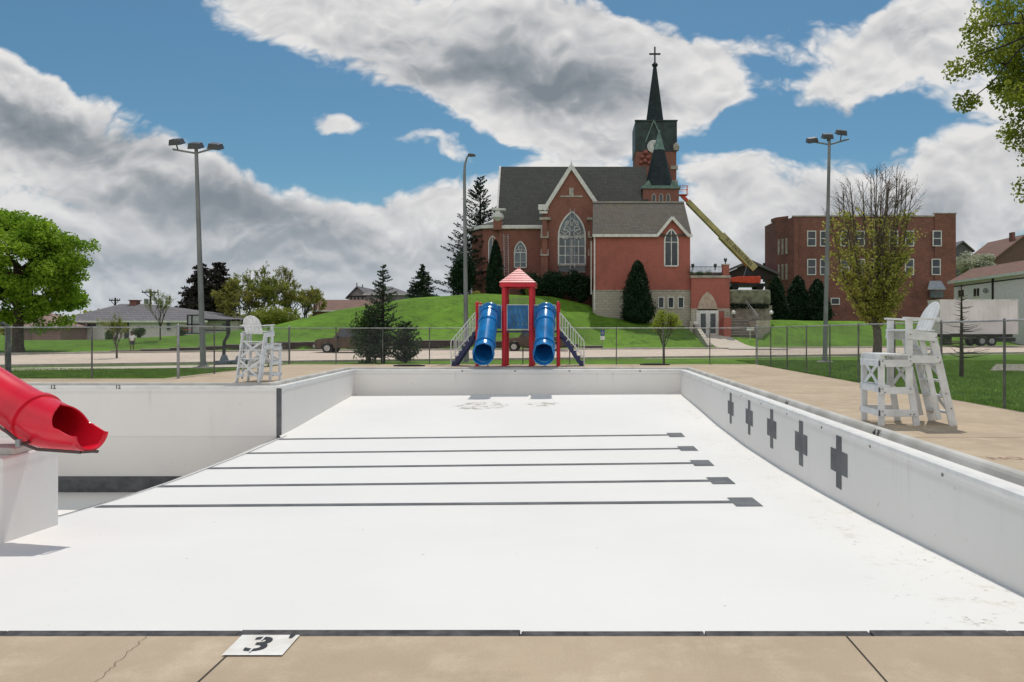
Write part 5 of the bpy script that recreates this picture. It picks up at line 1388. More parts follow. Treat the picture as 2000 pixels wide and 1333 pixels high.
# --- entry annex
dN = 77.4
AN = thing('entrance_annex', 'low brick entrance with pale pointed arch and glass double doors beside the chapel', 'building', (PX(1387,dN),dN,1.2))
ax0_, ax1_ = PX(1350,dN), PX(1425,dN)
m = MB(); m.box(ax0_,ax1_,dN,dN+9,PZ(603,dN),PZ(543,dN)); aw_ = m.build('wall', M['brickred'], AN)
m = MB(); m.box(ax0_-.05,ax1_+.1,dN-.1,dN+9.1,PZ(543,dN),PZ(538.5,dN)); m.build('coping', M['stonetrim'], aw_)
m = MB(); m.box(ax0_,ax1_,dN-.06,dN+9,.4,PZ(603,dN)-.002); sb = m.build('stone_base', M['stone'], AN)
m = MB(); m.prism_xz(lancet(PX(1381.5,dN), PZ(604,dN), 38*dN/F, 34*dN/F, 8), dN-.1, dN+.1); m.build('arch_panel', plain('pale_stone', (.56,.44,.36), .8, var=.2), AN)
m = MB(); m.box(PX(1360,dN),PX(1403,dN),dN-.12,dN,1.1,PZ(607,dN)); m.build('door_surround', M['trim'], AN)
for a, b in ((1365,1381),(1384,1400)):
    d_ = MB().box(PX(a,dN),PX(b,dN),dN-.17,dN-.12,1.22,PZ(611,dN)).build('door', M['trim'], AN)
    MB().box(PX(a+3,dN),PX(b-3,dN),dN-.19,dN-.171,1.5,PZ(613,dN)).build('pane', M['glass'], d_)
    xh = PX(b-2,dN) if a == 1365 else PX(a+2,dN); MB().box(xh-.03,xh+.03,dN-.22,dN-.171,2.2,2.7).build('handle', M['chrome'], d_)
m = MB(); m.box(PX(1404,dN),PX(1414,dN),dN-.09,dN,1.2,PZ(608,dN)); m.build('side_panel', M['brickred'], AN)
m = MB(); m.box(PX(1345,dN-.8),PX(1352,dN-.8),dN-1.6,dN-.1,.6,PZ(628,dN)); m.build('side_pier', M['stone'], AN)
# terrace on the roof: pier, railing, urns, lamp
m = MB(); m.box(PX(1412,dN),PX(1424.5,dN),dN+.02,dN+.7,PZ(539,dN),PZ(518,dN)); tpier = m.build('pier', M['brickred'], AN)
m = MB(); m.box(PX(1411,dN),PX(1425.5,dN),dN-.03,dN+.75,PZ(518,dN),PZ(516,dN)); m.build('pier_cap', M['stonetrim'], tpier)
def lantern(parent, px_, py_, d_, r=.22):
    m = MB(); x, z = PX(px_,d_), PZ(py_,d_); m.lathe((x,d_+.3,z),[(.06,-.45),(.05,-.2),(.14,-.16),(.14,-.1)],8); l = m.build('lantern', M['black'], parent)
    MB().ball((x,d_+.3,z+.06), r*.85, 7).build('globe', M['glass'] if d_ > 77.3 and py_ < 560 else M['globe'], l, smooth=True)
lantern(AN, 1418, 508, dN); lantern(AN, 1354, 519, dN); lantern(AN, 1398, 519, dN)
m = MB()
for z in (PZ(521,dN), PZ(536,dN)): m.tube([(PX(1349,dN),dN+.35,z),(PX(1412,dN),dN+.35,z)], .03, 6)
for i in range(26): x = PX(1349+i*2.5,dN); m.tube([(x,dN+.35,PZ(538,dN)),(x,dN+.35,PZ(520,dN))], .015, 4)
m.build('railing', M['blackmetal'], AN)
random.seed(3)
for px_, r_ in ((1352,.35),(1366,.3),(1372,.28),(1386,.32)):
    C = np.array([PX(px_,dN),dN+.7,PZ(534,dN)])+RNG.normal(size=(180,3))*r_*.5; leaf_mesh('planting', M['needlegreen'], AN, C, .12)

# --- ladders
def ladder(label, px0, px1, py0, py1, d0, d1, nr):
    a = Vector((PX(px0,d0),d0,PZ(py0,d0))); b = Vector((PX(px1,d1),d1,PZ(py1,d1))); t = thing('ladder', label, 'ladder', a, 'aluminium ladders against the church')
    o_ = Vector((.24,0,0))
    for s in (-1,1): MB().bar(a+o_*s, b+o_*s, .05, .08).build('rail', M['galv'], t)
    m = MB()
    for i in range(1, nr): p = a.lerp(b, i/nr); m.tube([p-o_, p+o_], .022, 5)
    m.build('rungs', M['galv'], t)
ladder('aluminium ladder leaning up to the tip of the large church window', 1118, 1118, 581, 408, 81.6, 83.75, 34)
ladder('tall thin ladder against the aisle wall beside the columnar evergreen', 990, 988, 578, 458, 82.9, 85.5, 26)

# --- stairs, bank wall
d0 = 76.0
ST = thing('outdoor_stairs', 'wide concrete stairs with brick side walls right of the church entrance', 'stairs', (PX(1450,d0),d0,1.25))
m = MB(); xA, xB = PX(1427,d0), PX(1476,d0)
for i in range(11): m.box(xA,xB,d0+i*.42,d0+8,1.1+i*.165,1.25+(i+1)*.165-.001+.0)
m.build('steps', M['stonetrim'], ST)
m = MB()
for i in range(11): m.box(xA+.01,xB-.01,d0+i*.42-.012,d0+i*.42+.0,1.1+i*.165+.03,1.25+(i+1)*.165-.06)
m.build('riser_shading', plain('riser_shade', (.13,.115,.10), .9), ST)  # dark strips paint the shade onto the step fronts
m = MB(); m.box(PX(1413,d0),xA-.01,d0-.3,d0+5,.8,PZ(621,d0)); m.build('side_wall', M['brickred'], ST); m = MB(); m.box(xB+.01,PX(1503,d0),d0-.2,d0+5,.8,PZ(626,d0)); m.build('side_wall', M['stone'], ST)
lantern(ST, 1434, 612, d0-.1, .26); lantern(ST, 1508, 612, d0+1.0, .26)
m = MB()
for px_ in (1427,1482): 
    for k in range(2): m.tube([(PX(px_,d0),d0+.2,PZ(620,d0)+k*.25-.1),(PX(px_,d0)-.3,d0+4.6,PZ(600,d0)+k*.25+.6)], .022, 6)
m.build('handrail', M['galv'], ST)
m = MB(); m.box(PX(1458,d0-2),PX(1472,d0-2),d0-2.1,d0-2.02,PZ(646,d0-2),PZ(640,d0-2)); m.tube([(PX(1465,d0-2),d0-2,.8),(PX(1465,d0-2),d0-2,PZ(642,d0-2))],.03,6); m.build('notice_board', M['white'], ST)
BW = thing('bank_wall', 'weathered grey concrete wall with overgrown bank above the church stairs', 'wall', (PX(1465,82),82,2.5))
m = MB(); m.box(PX(1424,82),PX(1508,82),82,83,1.5,PZ(597,82)); m.build('panel_wall', plain('old_concrete', (.42,.37,.31), .9, var=.4, scale=1), BW)
m = MB(); m.box(PX(1424,82),PX(1506,82),81.9,90,PZ(597,82)+.01,PZ(566,82)); m.build('bank', plain('mossy_bank', (.27,.28,.19), .95, var=.4, scale=1.5, bmp=.6), BW, bevel=.3)
C = np.stack([RNG.uniform(PX(1426,82),PX(1500,82),900), RNG.uniform(81.5,82.1,900), RNG.uniform(PZ(603,82),PZ(594,82),900)],1); leaf_mesh('ivy', M['needledark'], BW, C, .18)
# sloping stone wing wall by the walk
WW = thing('wing_wall', 'short sloping dark stone wall at the left of the church walk', 'wall', (12.0,70,.2))
m = MB(); m.prism_yz([(68.2,0),(77.3,0),(77.3,PZ(634,77)),(76.0,PZ(634,77)),(68.2,.45)], 11.75, 12.15); m.build('wall', M['stone'], WW)
m = MB(); m.box(11.7,12.2,76.2,77.2,PZ(634,77),PZ(628,77)); m.build('lantern', M['globe'], WW)

# --- boom lift
dB = 97.0
BM = thing('boom_lift', 'yellow boom of an orange aerial lift rising behind the chapel toward the steeple', 'boom lift', (PX(1450,dB),dB,4))
p0, p1 = PP(1474,527,dB), PP(1343,394,dB+1)
bo = MB().bar(p0, p0.lerp(p1,.50), .9, 1.18, up=(0,1,0)).bar(p0.lerp(p1,.499), p1, .65, .86, up=(0,1,0)).build('boom', M['boom'], BM, bevel=.05)
MB().bar(p0.lerp(p1,.95), p0.lerp(p1,1.09), .4, .5, up=(0,1,0)).build('boom_tip', M['orange'], BM)
pb_ = p0.lerp(p1,1.11); m = MB()
for dx, dz in ((-1,0),(1,0),(-1,1.1),(1,1.1)): pass
m.box(pb_.x-.9,pb_.x+.9,pb_.y-.5,pb_.y+.5,pb_.z-.2,pb_.z-.1)
for z in (.5,1.0): m.tube([pb_+Vector((-.9,-.5,z)),pb_+Vector((.9,-.5,z)),pb_+Vector((.9,.5,z)),pb_+Vector((-.9,.5,z)),pb_+Vector((-.9,-.5,z))], .04, 5)
for dx in (-.9,.9):
    for dy in (-.5,.5): m.tube([pb_+Vector((dx,dy,-.1)),pb_+Vector((dx,dy,1.0))], .04, 5)
m.build('basket', M['orange'], BM)
dirv = (p1-p0).normalized(); ang = math.atan2(dirv.z, dirv.x)
tcen = p0.lerp(p1,.25)+Vector((0,-.56,0))
text_mesh('lettering', 'JLG INDUSTRIES', .66, M['black'], bo, Matrix.Translation(tcen+Vector((0,-.3,.0))) @ Matrix.Rotation(-(ang-PI), 4, 'Y') @ TX, .0)
m = MB(); zo = PZ(541,dB); m.prism_xz([(PX(1425,dB),zo-.2),(PX(1440,dB),zo),(PX(1482,dB),zo),(PX(1482,dB),PZ(554,dB)),(PX(1470,dB),PZ(556,dB)),(PX(1425,dB),PZ(553,dB))], dB-1.2, dB+1.2); m.build('counterweight', M['orange'], BM, bevel=.1)
m = MB(); m.box(PX(1424,dB),PX(1490,dB),dB-1.3,dB+1.3,PZ(561,dB),PZ(555,dB)); m.bar(PP(1455,556,dB), PP(1466,522,dB), 1.0, .5, up=(0,1,0)); m.build('chassis', M['blackmetal'], BM)
for px_ in (1432,1480):
    for y_ in (dB-1.4, dB+1.1): MB().lathe((PX(px_,dB),y_,PZ(562,dB)),[(.42,0),(.46,.05),(.46,.35),(.42,.4)],16,axis='y').build('wheel', M['tyre'], BM)
# pavilion
dV = 108.0
PV = thing('pavilion', 'dark open pavilion with low gable roof behind the orange lift', 'pavilion', (PX(1465,dV),dV,5))
xa, xb, xm_ = PX(1403,dV), PX(1522,dV), PX(1465,dV)
m = MB(); zA_, zB_ = PZ(508,dV), PZ(534,dV)
m.prism_xz([(xa,zB_),(xm_,zA_),(xb,zB_),(xb,zB_-.35),(xm_,zA_-.4),(xa,zB_-.35)], dV-.5, dV+9); m.build('roof', M['roofgrey'], PV)
m = MB(); m.prism_xz([(xa+.3,zB_-.35),(xm_,zA_-.42),(xb-.3,zB_-.35),(xb-.3,zB_-.9),(xa+.3,zB_-.9)], dV, dV+.2); m.build('gable', plain('dark_timber', (.045,.03,.028), .8), PV)
for px_ in (1410,1514): m = MB(); m.box(PX(px_,dV)-.15,PX(px_,dV)+.15,dV,dV+.3,2,zB_-.4); m.build('post', M['blackmetal'], PV)
m = MB(); m.bar(PP(1488,536,dV), PP(1503,570,dV), .2,.2); m.box(PX(1506,dV)-.15,PX(1506,dV)+.15,dV+4,dV+4.3,zB_-1,PZ(509,dV)); m.build('flue', M['blackmetal'], PV)
m = MB(); m.box(PX(1350,dV),PX(1425,dV),dV+5,dV+9,3,PZ(527,dV)); m.build('rear_wall', M['roofpink'], PV)

# ================================================================ SCHOOL BUILDING
dS = 106.0
SB = thing('school_building', 'long three storey dark brick building with flat parapet behind the budding tree', 'building', (PX(1700,dS),dS,3))
zt_ = PZ(424,dS); x0_, x1_ = PX(1548,dS), PX(1866,dS)
m = MB(); m.box(x0_,x1_,dS,dS+14,0,zt_); m.box(x1_-3.0,x1_,dS-.15,dS,0,PZ(418,dS)); sw = m.build('wall', M['brickold'], SB)
m = MB(); m.box(x0_,x1_-3.01,dS-.12,dS+.3,zt_,zt_+.18); m.box(x1_-3.1,x1_+.1,dS-.25,dS+.4,PZ(418,dS),PZ(416.5,dS)); m.box(PX(1796,dS),PX(1850,dS),dS+3,dS+6,zt_,PZ(414.5,dS)); m.build('coping', M['stonetrim'], sw)
# canted corner bay on the left
m = MB(); xa, xb = PX(1524,dS), PX(1552,dS)
m.prism_xy([(xa-.2,dS+8),(xa,dS+2.5),(xb-.3,dS-.8),(xb+.3,dS-.8),(xb+.3,dS+8)], 0, PZ(427,dS)); m.prism_xy([(xa-.3,dS+4),(xa,dS+2.4),(xa+1.4,dS+.9),(xa+1.4,dS+4)], PZ(427,dS)+.001, PZ(420,dS)); bay = m.build('corner_bay', M['brickold'], SB)
# bay windows on the slanted face
A = Vector((xa,dS+2.5,0)); B_ = Vector((xb-.3,dS-.8,0)); dv = (B_-A).normalized(); nv_ = Vector((dv.y,-dv.x,0))
for (pya, pyb) in ((465,496),(515,546)):
    for f in (.22,.45,.68):
        p = A + (B_-A)*f*.9 + nv_*.05; z0w, z1w = PZ(pyb,dS), PZ(pya,dS)
        w = MB().bar(p+Vector((0,0,z0w)), p+Vector((0,0,z1w)), .22, .28, up=(dv.x,dv.y,0)).build('window', M['stonetrim'], bay)
for row in ((453,480),(508,536)):
    for px_ in (1585,1610,1650,1680,1714,1745,1776,1829):
        if row[0] == 508 and px_ > 1820: px_ = 1827
        rect_window(SB, PX(px_-7,dS), PX(px_+7,dS), PZ(row[1],dS), PZ(row[0],dS), dS-(.18 if px_ > 1820 else .03), .14)
for px_ in (1600,1631,1690): rect_window(SB, PX(px_-7,dS), PX(px_+7,dS), PZ(594,dS), PZ(584,dS), dS-.03, .14, mull=False)
m = MB(); dz = dS-2.5; m.add([PP(1816,549,dS-.2),PP(1838,549,dS-.2),PP(1847,563,dz),PP(1812,563,dz),PP(1812,566,dz),PP(1847,566,dz)], [(0,1,2,3),(3,2,5,4)]); m.build('awning', plain('awning_grey', (.42,.47,.52), .5), SB)
m = MB(); m.box(PX(1814,dS),PX(1840,dS),dS-.4,dS-.18,PZ(582,dS),PZ(568,dS)); m.build('porch_window', M['glassblue'], SB)

# ================================================================ RIGHT HAND HOUSES
def gable_house(name, label, px0, px1, py_base, py_eave, px_ap, py_ap, d, depth, wall, roof, cat='house', group=None):
    t = thing(name, label, cat, (PX((px0+px1)/2,d), d, PZ(py_base,d)), group)
    x0, x1, xa = PX(px0,d), PX(px1,d), PX(px_ap,d); zb, zee, zaa = PZ(py_base,d)-1.5, PZ(py_eave,d), PZ(py_ap,d)
    m = MB(); m.prism_xz([(x0,zb),(x1,zb),(x1,zee),(xa,zaa-.1),(x0,zee)], d, d+depth); w = m.build('wall', wall, t)
    m = MB(); th_ = .22; e = .5
    sl = (zaa-zee)/(xa-x0); sr = (zaa-zee)/(x1-xa)
    m.prism_xz([(x0-e,zee-sl*e),(xa,zaa),(x1+e,zee-sr*e),(x1+e,zee-sr*e+th_),(xa,zaa+th_*1.3),(x0-e,zee-sl*e+th_)], d-.4, d+depth+.4); r_ = m.build('roof', roof, t)
    return t, w, r_
t, w, r_ = gable_house('house', 'grey gabled house peeking out right behind the brick building', 1862, 1896, 600, 488, 1879, 474, 125, 10, plain('grey_siding', (.16,.165,.17), .8), M['roofgrey'])
t, w, r_ = gable_house('house', 'brown gabled house behind the white building at the right edge', 1940, 2080, 600, 508, 2000, 462, 118, 10, plain('brown_siding', (.17,.10,.08), .8), M['roofbrown'])
MB().box(PX(1985,118),PX(1990,118),119,120,PZ(480,118),PZ(452,118)).build('chimney', M['brickold'], r_)
XW = 48.0
def dw(px): return XW*F/(px-CX)
WB = thing('white_building', 'long white building with brown roof running back at the right edge', 'building', (XW,dw(1863),2))
zev = CH+.137*XW
m = MB(); m.box(XW,XW+5,68,dw(1863),0,zev)
for y_ in (68.0, dw(1863)-.3): m.prism_xz([(XW,zev+.001),(XW+5,zev+.001),(XW+2.5,zev+1.35)], y_, y_+.3)
wbw = m.build('wall', M['sidingwhite'], WB)
m = MB(); y0_, y1_ = 67.5, dw(1863)+.5
m.prism_xz([(XW-.5,zev-.27),(XW+2.5,zev+1.36),(XW+5.5,zev-.27),(XW+5.5,zev-.05),(XW+2.5,zev+1.62),(XW-.5,zev-.02)], y0_, y1_); wr_ = m.build('roof', M['roofbrown'], WB)
m = MB(); m.box(XW-.56,XW-.5,y0_,y1_,zev-.32,zev+.0); m.build('fascia', M['trim'], wr_)
MB().box(XW-.05,XW,68,dw(1863),zev-.75,zev-.62).build('dark_trim', M['black'], wbw)
MB().box(XW-.14,XW-.001,dw(1940)-.12,dw(1940)+.12,1,zev-.3).build('downpipe', M['black'], wbw)
for pa, pb, ya_, yb_ in ((1872,1884,567,580),(1902,1914,564,579)):
    d1, d2 = dw(pa), dw(pb); dm_ = (d1+d2)/2; za0, za1 = PZ(yb_,dm_), PZ(ya_,dm_)
    w = MB().box(XW-.03,XW+.05,d2,d1,za0,za1).build('window', M['glass'], wbw)
    m = MB(); m.box(XW-.08,XW+.02,d2-.1,d2,za0-.1,za1+.1); m.box(XW-.08,XW+.02,d1,d1+.1,za0-.1,za1+.1); m.box(XW-.08,XW+.02,d2,d1,za1,za1+.1); m.box(XW-.08,XW+.02,d2,d1,za0-.1,za0); m.box(XW-.06,XW-.031,dm_-.03,dm_+.03,za0,za1); m.build('frame', M['trim'], w)
m = MB(); c = Vector((XW-.5, dw(1933), PZ(568,dw(1933)))); m.lathe(c, [(.32,.0),(.26,.1),(.05,.16)], 12, axis='y'); m.tube([c, c+Vector((.5,.3,-.1))], .04, 5); m.build('satellite_dish', M['galv'], WB)
# trailer
dK = 73.5; zk = FARZ+.1
TR = thing('box_trailer', 'long pale grey box trailer parked behind the right fence', 'trailer', (PX(1912,dK),dK,zk))
xa, xb = PX(1836,dK), PX(1988,dK); zb_, zt3 = PZ(652,dK), PZ(586,dK)
bx_ = MB().box(xa,xb,dK,dK+2.6,zb_,zt3).build('box', M['truckwhite'], TR, bevel=.05)
m = MB(); m.box(xa-.03,xb+.03,dK-.03,dK+2.63,zt3-.12,zt3+.03); m.box(xa-.02,xb+.02,dK-.025,dK+2.62,zb_-.05,zb_+.14)
for i in range(9): x = xa+(xb-xa)*i/8; m.box(x-.03,x+.03,dK-.02,dK,zb_+.14,zt3-.12)
m.build('rails', M['trim'], bx_)
m = MB(); m.box(xa+.3,xb-.2,dK+.5,dK+2.1,zb_-.35,zb_-.051); m.box(PX(1858,dK),PX(1861,dK),dK+.2,dK+2.4,zk+.1,zb_-.05); m.build('chassis', M['black'], TR)
for px_ in (1919,1938):
    for y_ in (dK+.05, dK+2.2):
        w = MB().lathe((PX(px_,dK),y_,zk+.5),[(.47,0),(.5,.04),(.5,.3),(.47,.34)],20,axis='y').build('wheel', M['tyre'], TR)
        MB().lathe((PX(px_,dK),y_-.02,zk+.5),[(.27,0),(.25,.06)],16,axis='y').build('rim', M['galv'], w)
m = MB(); m.box(PX(1948,dK),PX(1985,dK),dK+.1,dK+2.4,zb_-.8,zb_-.4); m.build('toolbox', M['blackmetal'], TR)

# ================================================================ LEFT HOUSES
def hip_house(name, label, px0, px1, py_base, py_eave, pr0, pr1, py_r, d, depth, wall, roof, cat='house'):
    t = thing(name, label, cat, (PX((px0+px1)/2,d), d, PZ(py_base,d)))
    x0, x1 = PX(px0,d), PX(px1,d); ze_ = PZ(py_eave,d); dr_ = d+depth/2; zr_ = PZ(py_r,dr_); e = .5
    MB().box(x0,x1,d,d+depth,PZ(py_base,d)-2,ze_).build('wall', wall, t)
    a, b = PX(pr0,dr_), PX(pr1,dr_)
    m = MB(); m.add([(x0-e,d-e,ze_),(x1+e,d-e,ze_),(x1+e,d+depth+e,ze_),(x0-e,d+depth+e,ze_),(a,dr_,zr_),(b,dr_,zr_)], [(0,1,5,4),(1,2,5),(2,3,4,5),(3,0,4),(0,3,2,1)])
    r_ = m.build('roof', roof, t)
    m = MB(); m.box(x0-e-.03,x1+e+.03,d-e-.05,d-e+.05,ze_-.18,ze_+.02); m.build('fascia', M['trim'], r_)
    return t, r_
hd = 78.0
hs, hr = hip_house('house', 'pale low house with grey hip roof and chimney on the left', 124, 400, 668, 627, 235, 290, 594, hd, 12, M['sidingpale'], M['roofgrey'])
MB().box(PX(258,84),PX(271,84),83.5,84.3,PZ(605,84),PZ(588,84)).box(PX(256,84),PX(273,84),83.4,84.4,PZ(588,84),PZ(586.5,84)).build('chimney', M['brickold'], hr)
m = MB(); e = [(PX(390,hd),PZ(628,hd)),(PX(466,hd),PZ(624,hd))]
m.add([(PX(300,hd),hd-.3,PZ(627,hd)),(PX(462,hd),hd-.3,PZ(624,hd)),(PX(466,hd),hd+8,PZ(622,hd)),(PX(290,84),84,PZ(595,84)),(PX(330,84),84.5,PZ(599,84))],[(0,1,2,4,3)]); m.build('wing_roof', M['roofgrey'], hs)
m = MB(); m.box(PX(400,hd),PX(455,hd),hd+1,hd+9,-.5,PZ(627,hd)); m.build('wing_wall', M['sidingpale'], hs)
rect_window(hs, PX(171,hd), PX(189,hd), PZ(638,hd), PZ(632,hd), hd-.03, .08, mull=False)
rect_window(hs, PX(326,hd), PX(334,hd), PZ(645,hd), PZ(630,hd), hd-.03, .08)
d_ = MB().box(PX(243,hd),PX(252,hd),hd-.05,hd,PZ(663,hd),PZ(629,hd)).build('door', plain('dark_door', (.07,.07,.08), .5), hs); MB().box(PX(245,hd),PX(246,hd),hd-.09,hd-.05,PZ(648,hd),PZ(645,hd)).build('handle', M['chrome'], d_)
rect_window(hs, PX(425,hd), PX(436,hd), PZ(640,hd), PZ(632,hd), hd+.97, .08)
gs, gr_ = hip_house('garage', 'pinkish block garage with brown hip roof behind the big maple', 22, 118, 672, 638, 66, 74, 607, 74, 9, M['pinkwall'], M['roofpink'], 'garage')
MB().box(PX(35,74),PX(62,74),73.95,74.0,PZ(671,74),PZ(643,74)).build('door', plain('garage_door', (.30,.19,.18), .7), gs)
# brown roofed barn, timbered house beyond the hill
t, r_ = hip_house('barn', 'long low building with brown roof beyond the left slope of the hill', 612, 742, 625, 607, 622, 740, 586, 125, 14, M['brickold'], M['roofbrown'], 'building')
t, w, r_ = gable_house('house', 'small gabled house with dark timbering and spikes above the brown roof', 681, 716, 600, 579, 698, 562, 140, 12, plain('timber_wall', (.33,.30,.31), .8), M['roofgrey'])
m = MB(); 
for px_, py_ in ((697,553),(708,556)): x = PX(px_,140); m.tube([(x,140,PZ(563,140)),(x,140,PZ(py_,140))], .09, 5)
m.build('finial', M['black'], r_)
m = MB(); m.box(PX(681,140),PX(716,140),139.9,140,PZ(580.5,140),PZ(578,140))
for px_ in (686,693,700,708): m.box(PX(px_,140)-.12,PX(px_,140)+.12,139.88,140,PZ(588,140),PZ(579,140))
m.build('timbers', M['black'], w)
hip_house('house', 'grey hip roofed house behind the thin spruce top', 716, 790, 600, 575, 742, 764, 560, 135, 12, plain('lilac_wall', (.30,.28,.30), .8), M['roofgrey'])

# utility poles
for px_, pyt, pyb, d_, lb in ((294,566,600,130,'utility pole with transformer behind the grey roofed house'),(225,582,604,140,'utility pole with a bracket above the left roof end')):
    t = thing('utility_pole', lb, 'utility pole', (PX(px_,d_),d_,0), 'wooden utility poles')
    x = PX(px_,d_); MB().tube([(x,d_,-1),(x,d_,PZ(pyt,d_))], [.2,.15], 8).build('shaft', M['barkdark'], t)
    w_ = 1.4 if px_ > 250 else 1.0
    m = MB(); z = PZ(pyt+2,d_)-.3; m.box(x-w_,x+w_,d_-.25,d_-.1,z-.1,z+.1)
    for s in (-.95,-.5,.5,.95): m.tube([(x+s*w_,d_-.17,z),(x+s*w_,d_-.17,z+.35)], .07, 5)
    for s in (-1,1): m.bar((x,d_-.17,z-.9),(x+s*w_*.7,d_-.17,z-.1),.08,.08)
    m.build('crossarm', M['barkdark'], t)
    if px_ > 250: MB().lathe((x-.75,d_,z-2.3),[(.3,0),(.35,.05),(.35,1.1),(.25,1.2)],12).build('transformer', M['pole'], t)

# ================================================================ RETAINING WALL
RW = thing('retaining_wall', 'dark block retaining wall stepping along the far pavement below the hill', 'wall', (-18, pw(-18,FAR)+3.3, .2))
m = MB(); cap = MB(); x = -36.5
while x < 4.6:
    L_ = 1.6 if x < -22 else 2.05; y0_, y1_ = fe(x)+3.2, fe(x+L_)+3.2; zt4 = wtop(x+L_/2)+.06
    if zt4 > .2:
        m.add([(x,y0_,-.1),(x+L_,y1_,-.1),(x+L_,y1_+.35,-.1),(x,y0_+.35,-.1),(x,y0_,zt4),(x+L_,y1_,zt4),(x+L_,y1_+.35,zt4),(x,y0_+.35,zt4)], [(0,3,2,1),(4,5,6,7),(0,1,5,4),(1,2,6,5),(2,3,7,6),(3,0,4,7)])
        cap.add([(x-.02,y0_-.04,zt4),(x+L_+.02,y1_-.04,zt4),(x+L_+.02,y1_+.4,zt4),(x-.02,y0_+.4,zt4),(x-.02,y0_-.04,zt4+.05),(x+L_+.02,y1_-.04,zt4+.05),(x+L_+.02,y1_+.4,zt4+.05),(x-.02,y0_+.4,zt4+.05)], [(0,3,2,1),(4,5,6,7),(0,1,5,4),(1,2,6,5),(2,3,7,6),(3,0,4,7)])
    x += L_
m.build('blocks', M['blockwall'], RW); cap.build('cap_stones', M['capstone'], RW)

# ================================================================ VEHICLES
def pickup(label, x_front, y, z, L_, body, s=1, h=1.85, cat='pickup'):
    """side on, front towards -x when s = 1"""
    t = thing('pickup_truck', label, cat, (x_front+s*L_/2, y, z), 'vehicles parked at the far kerb')
    X = lambda f: x_front + s*f*L_
    wb = .40; W = 1.9
    def arch(cx, r, n=8): return [(X(cx)+s*r*-math.cos(PI*i/n)*1.0, z+.36+r*math.sin(PI*i/n)) for i in range(n+1)]
    poly = [(X(0.0),z+.45)] + arch(.165,.46) + arch(.80,.46) + [(X(1.0),z+.5),(X(1.0),z+1.15),(X(.62),z+1.16),(X(.26),z+1.14),(X(.03),z+1.02),(X(0.0),z+.9)]
    m = MB(); m.prism_xz(poly, y, y+W); b = m.build('body', body, t, bevel=.05)
    zc_ = z+1.12; gh = [(.24,zc_),(.33,z+h),(.60,z+h),(.64,zc_)]; ins = .16
    m = MB(); vs = [(X(a), y+(.04 if c_ == zc_ else ins), c_) for a, c_ in gh]+[(X(a), y+W-(.04 if c_ == zc_ else ins), c_) for a, c_ in gh]
    m.add(vs, [(0,1,2,3),(7,6,5,4),(0,4,5,1),(1,5,6,2),(2,6,7,3),(3,7,4,0)]); cb = m.build('cab', body, t, bevel=.04)
    for ya, yb in ((y+.05, y+ins-.01),(y+W-.05, y+W-ins+.01)):
        sg = -1 if ya < y+1 else 1
        m = MB()
        for a0, a1, b0, b1 in ((.285,.43,.345,.43),(.445,.61,.445,.585)):
            z0w, z1w = zc_+.06, z+h-.1; f0 = .08; f1 = .9
            m.add([(X(a0),ya+(yb-ya)*f0+sg*.012,z0w),(X(a1),ya+(yb-ya)*f0+sg*.012,z0w),(X(b1),ya+(yb-ya)*f1+sg*.012,z1w),(X(b0),ya+(yb-ya)*f1+sg*.012,z1w)], [(0,1,2,3)])
        m.build('side_window', M['glass'], t)
    m = MB(); m.add([(X(.245)-s*.012,y+.14,zc_+.05),(X(.245)-s*.012,y+W-.14,zc_+.05),(X(.322)-s*.012,y+W-.24,z+h-.08),(X(.322)-s*.012,y+.24,z+h-.08)], [(0,1,2,3)]); m.build('windscreen', M['glass'], t)
    for cx in (.165,.80):
        for yy in (y-.01, y+W-.25):
            w = MB().lathe((X(cx),yy,z+.37),[(.34,0),(.37,.04),(.37,.22),(.34,.26)],20,axis='y').build('wheel', M['tyre'], t)
            MB().lathe((X(cx),yy-.015 if yy < y+1 else yy+.22,z+.37),[(.22,0),(.20,.05)],12,axis='y').build('rim', M['chrome'], w)
    for yy in (y+.12, y+W-.42): MB().box(min(X(-.006),X(.02)),max(X(-.006),X(.02)),yy,yy+.3,z+.72,z+.92).build('headlight', M['headlight'], t)
    m = MB(); m.box(min(X(-.02),X(.012)),max(X(-.02),X(.012)),y+.05,y+W-.05,z+.42,z+.62); m.box(min(X(.99),X(1.015)),max(X(.99),X(1.015)),y+.05,y+W-.05,z+.5,z+.68); m.build('bumper', M['chrome'], t)
    m = MB(); m.box(X(.30)-.06,X(.30)+.06,y-.16,y+.0,zc_-.0,zc_+.14); m.build('mirror', M['black'], t)
    return t
dv_ = 56.6
pickup('dark pickup half hidden by the young spruce at the far kerb', PX(624,55.0), 53.9, .08, 5.6, M['cartan'])
pickup('brown pickup seen through the legs of the play tower', PX(985,59), 58.2, .1, 5.0, M['cartan'], s=1, h=1.8)
b_ = [o for o in bpy.data.objects if o.name.startswith('pickup_truck')][0]

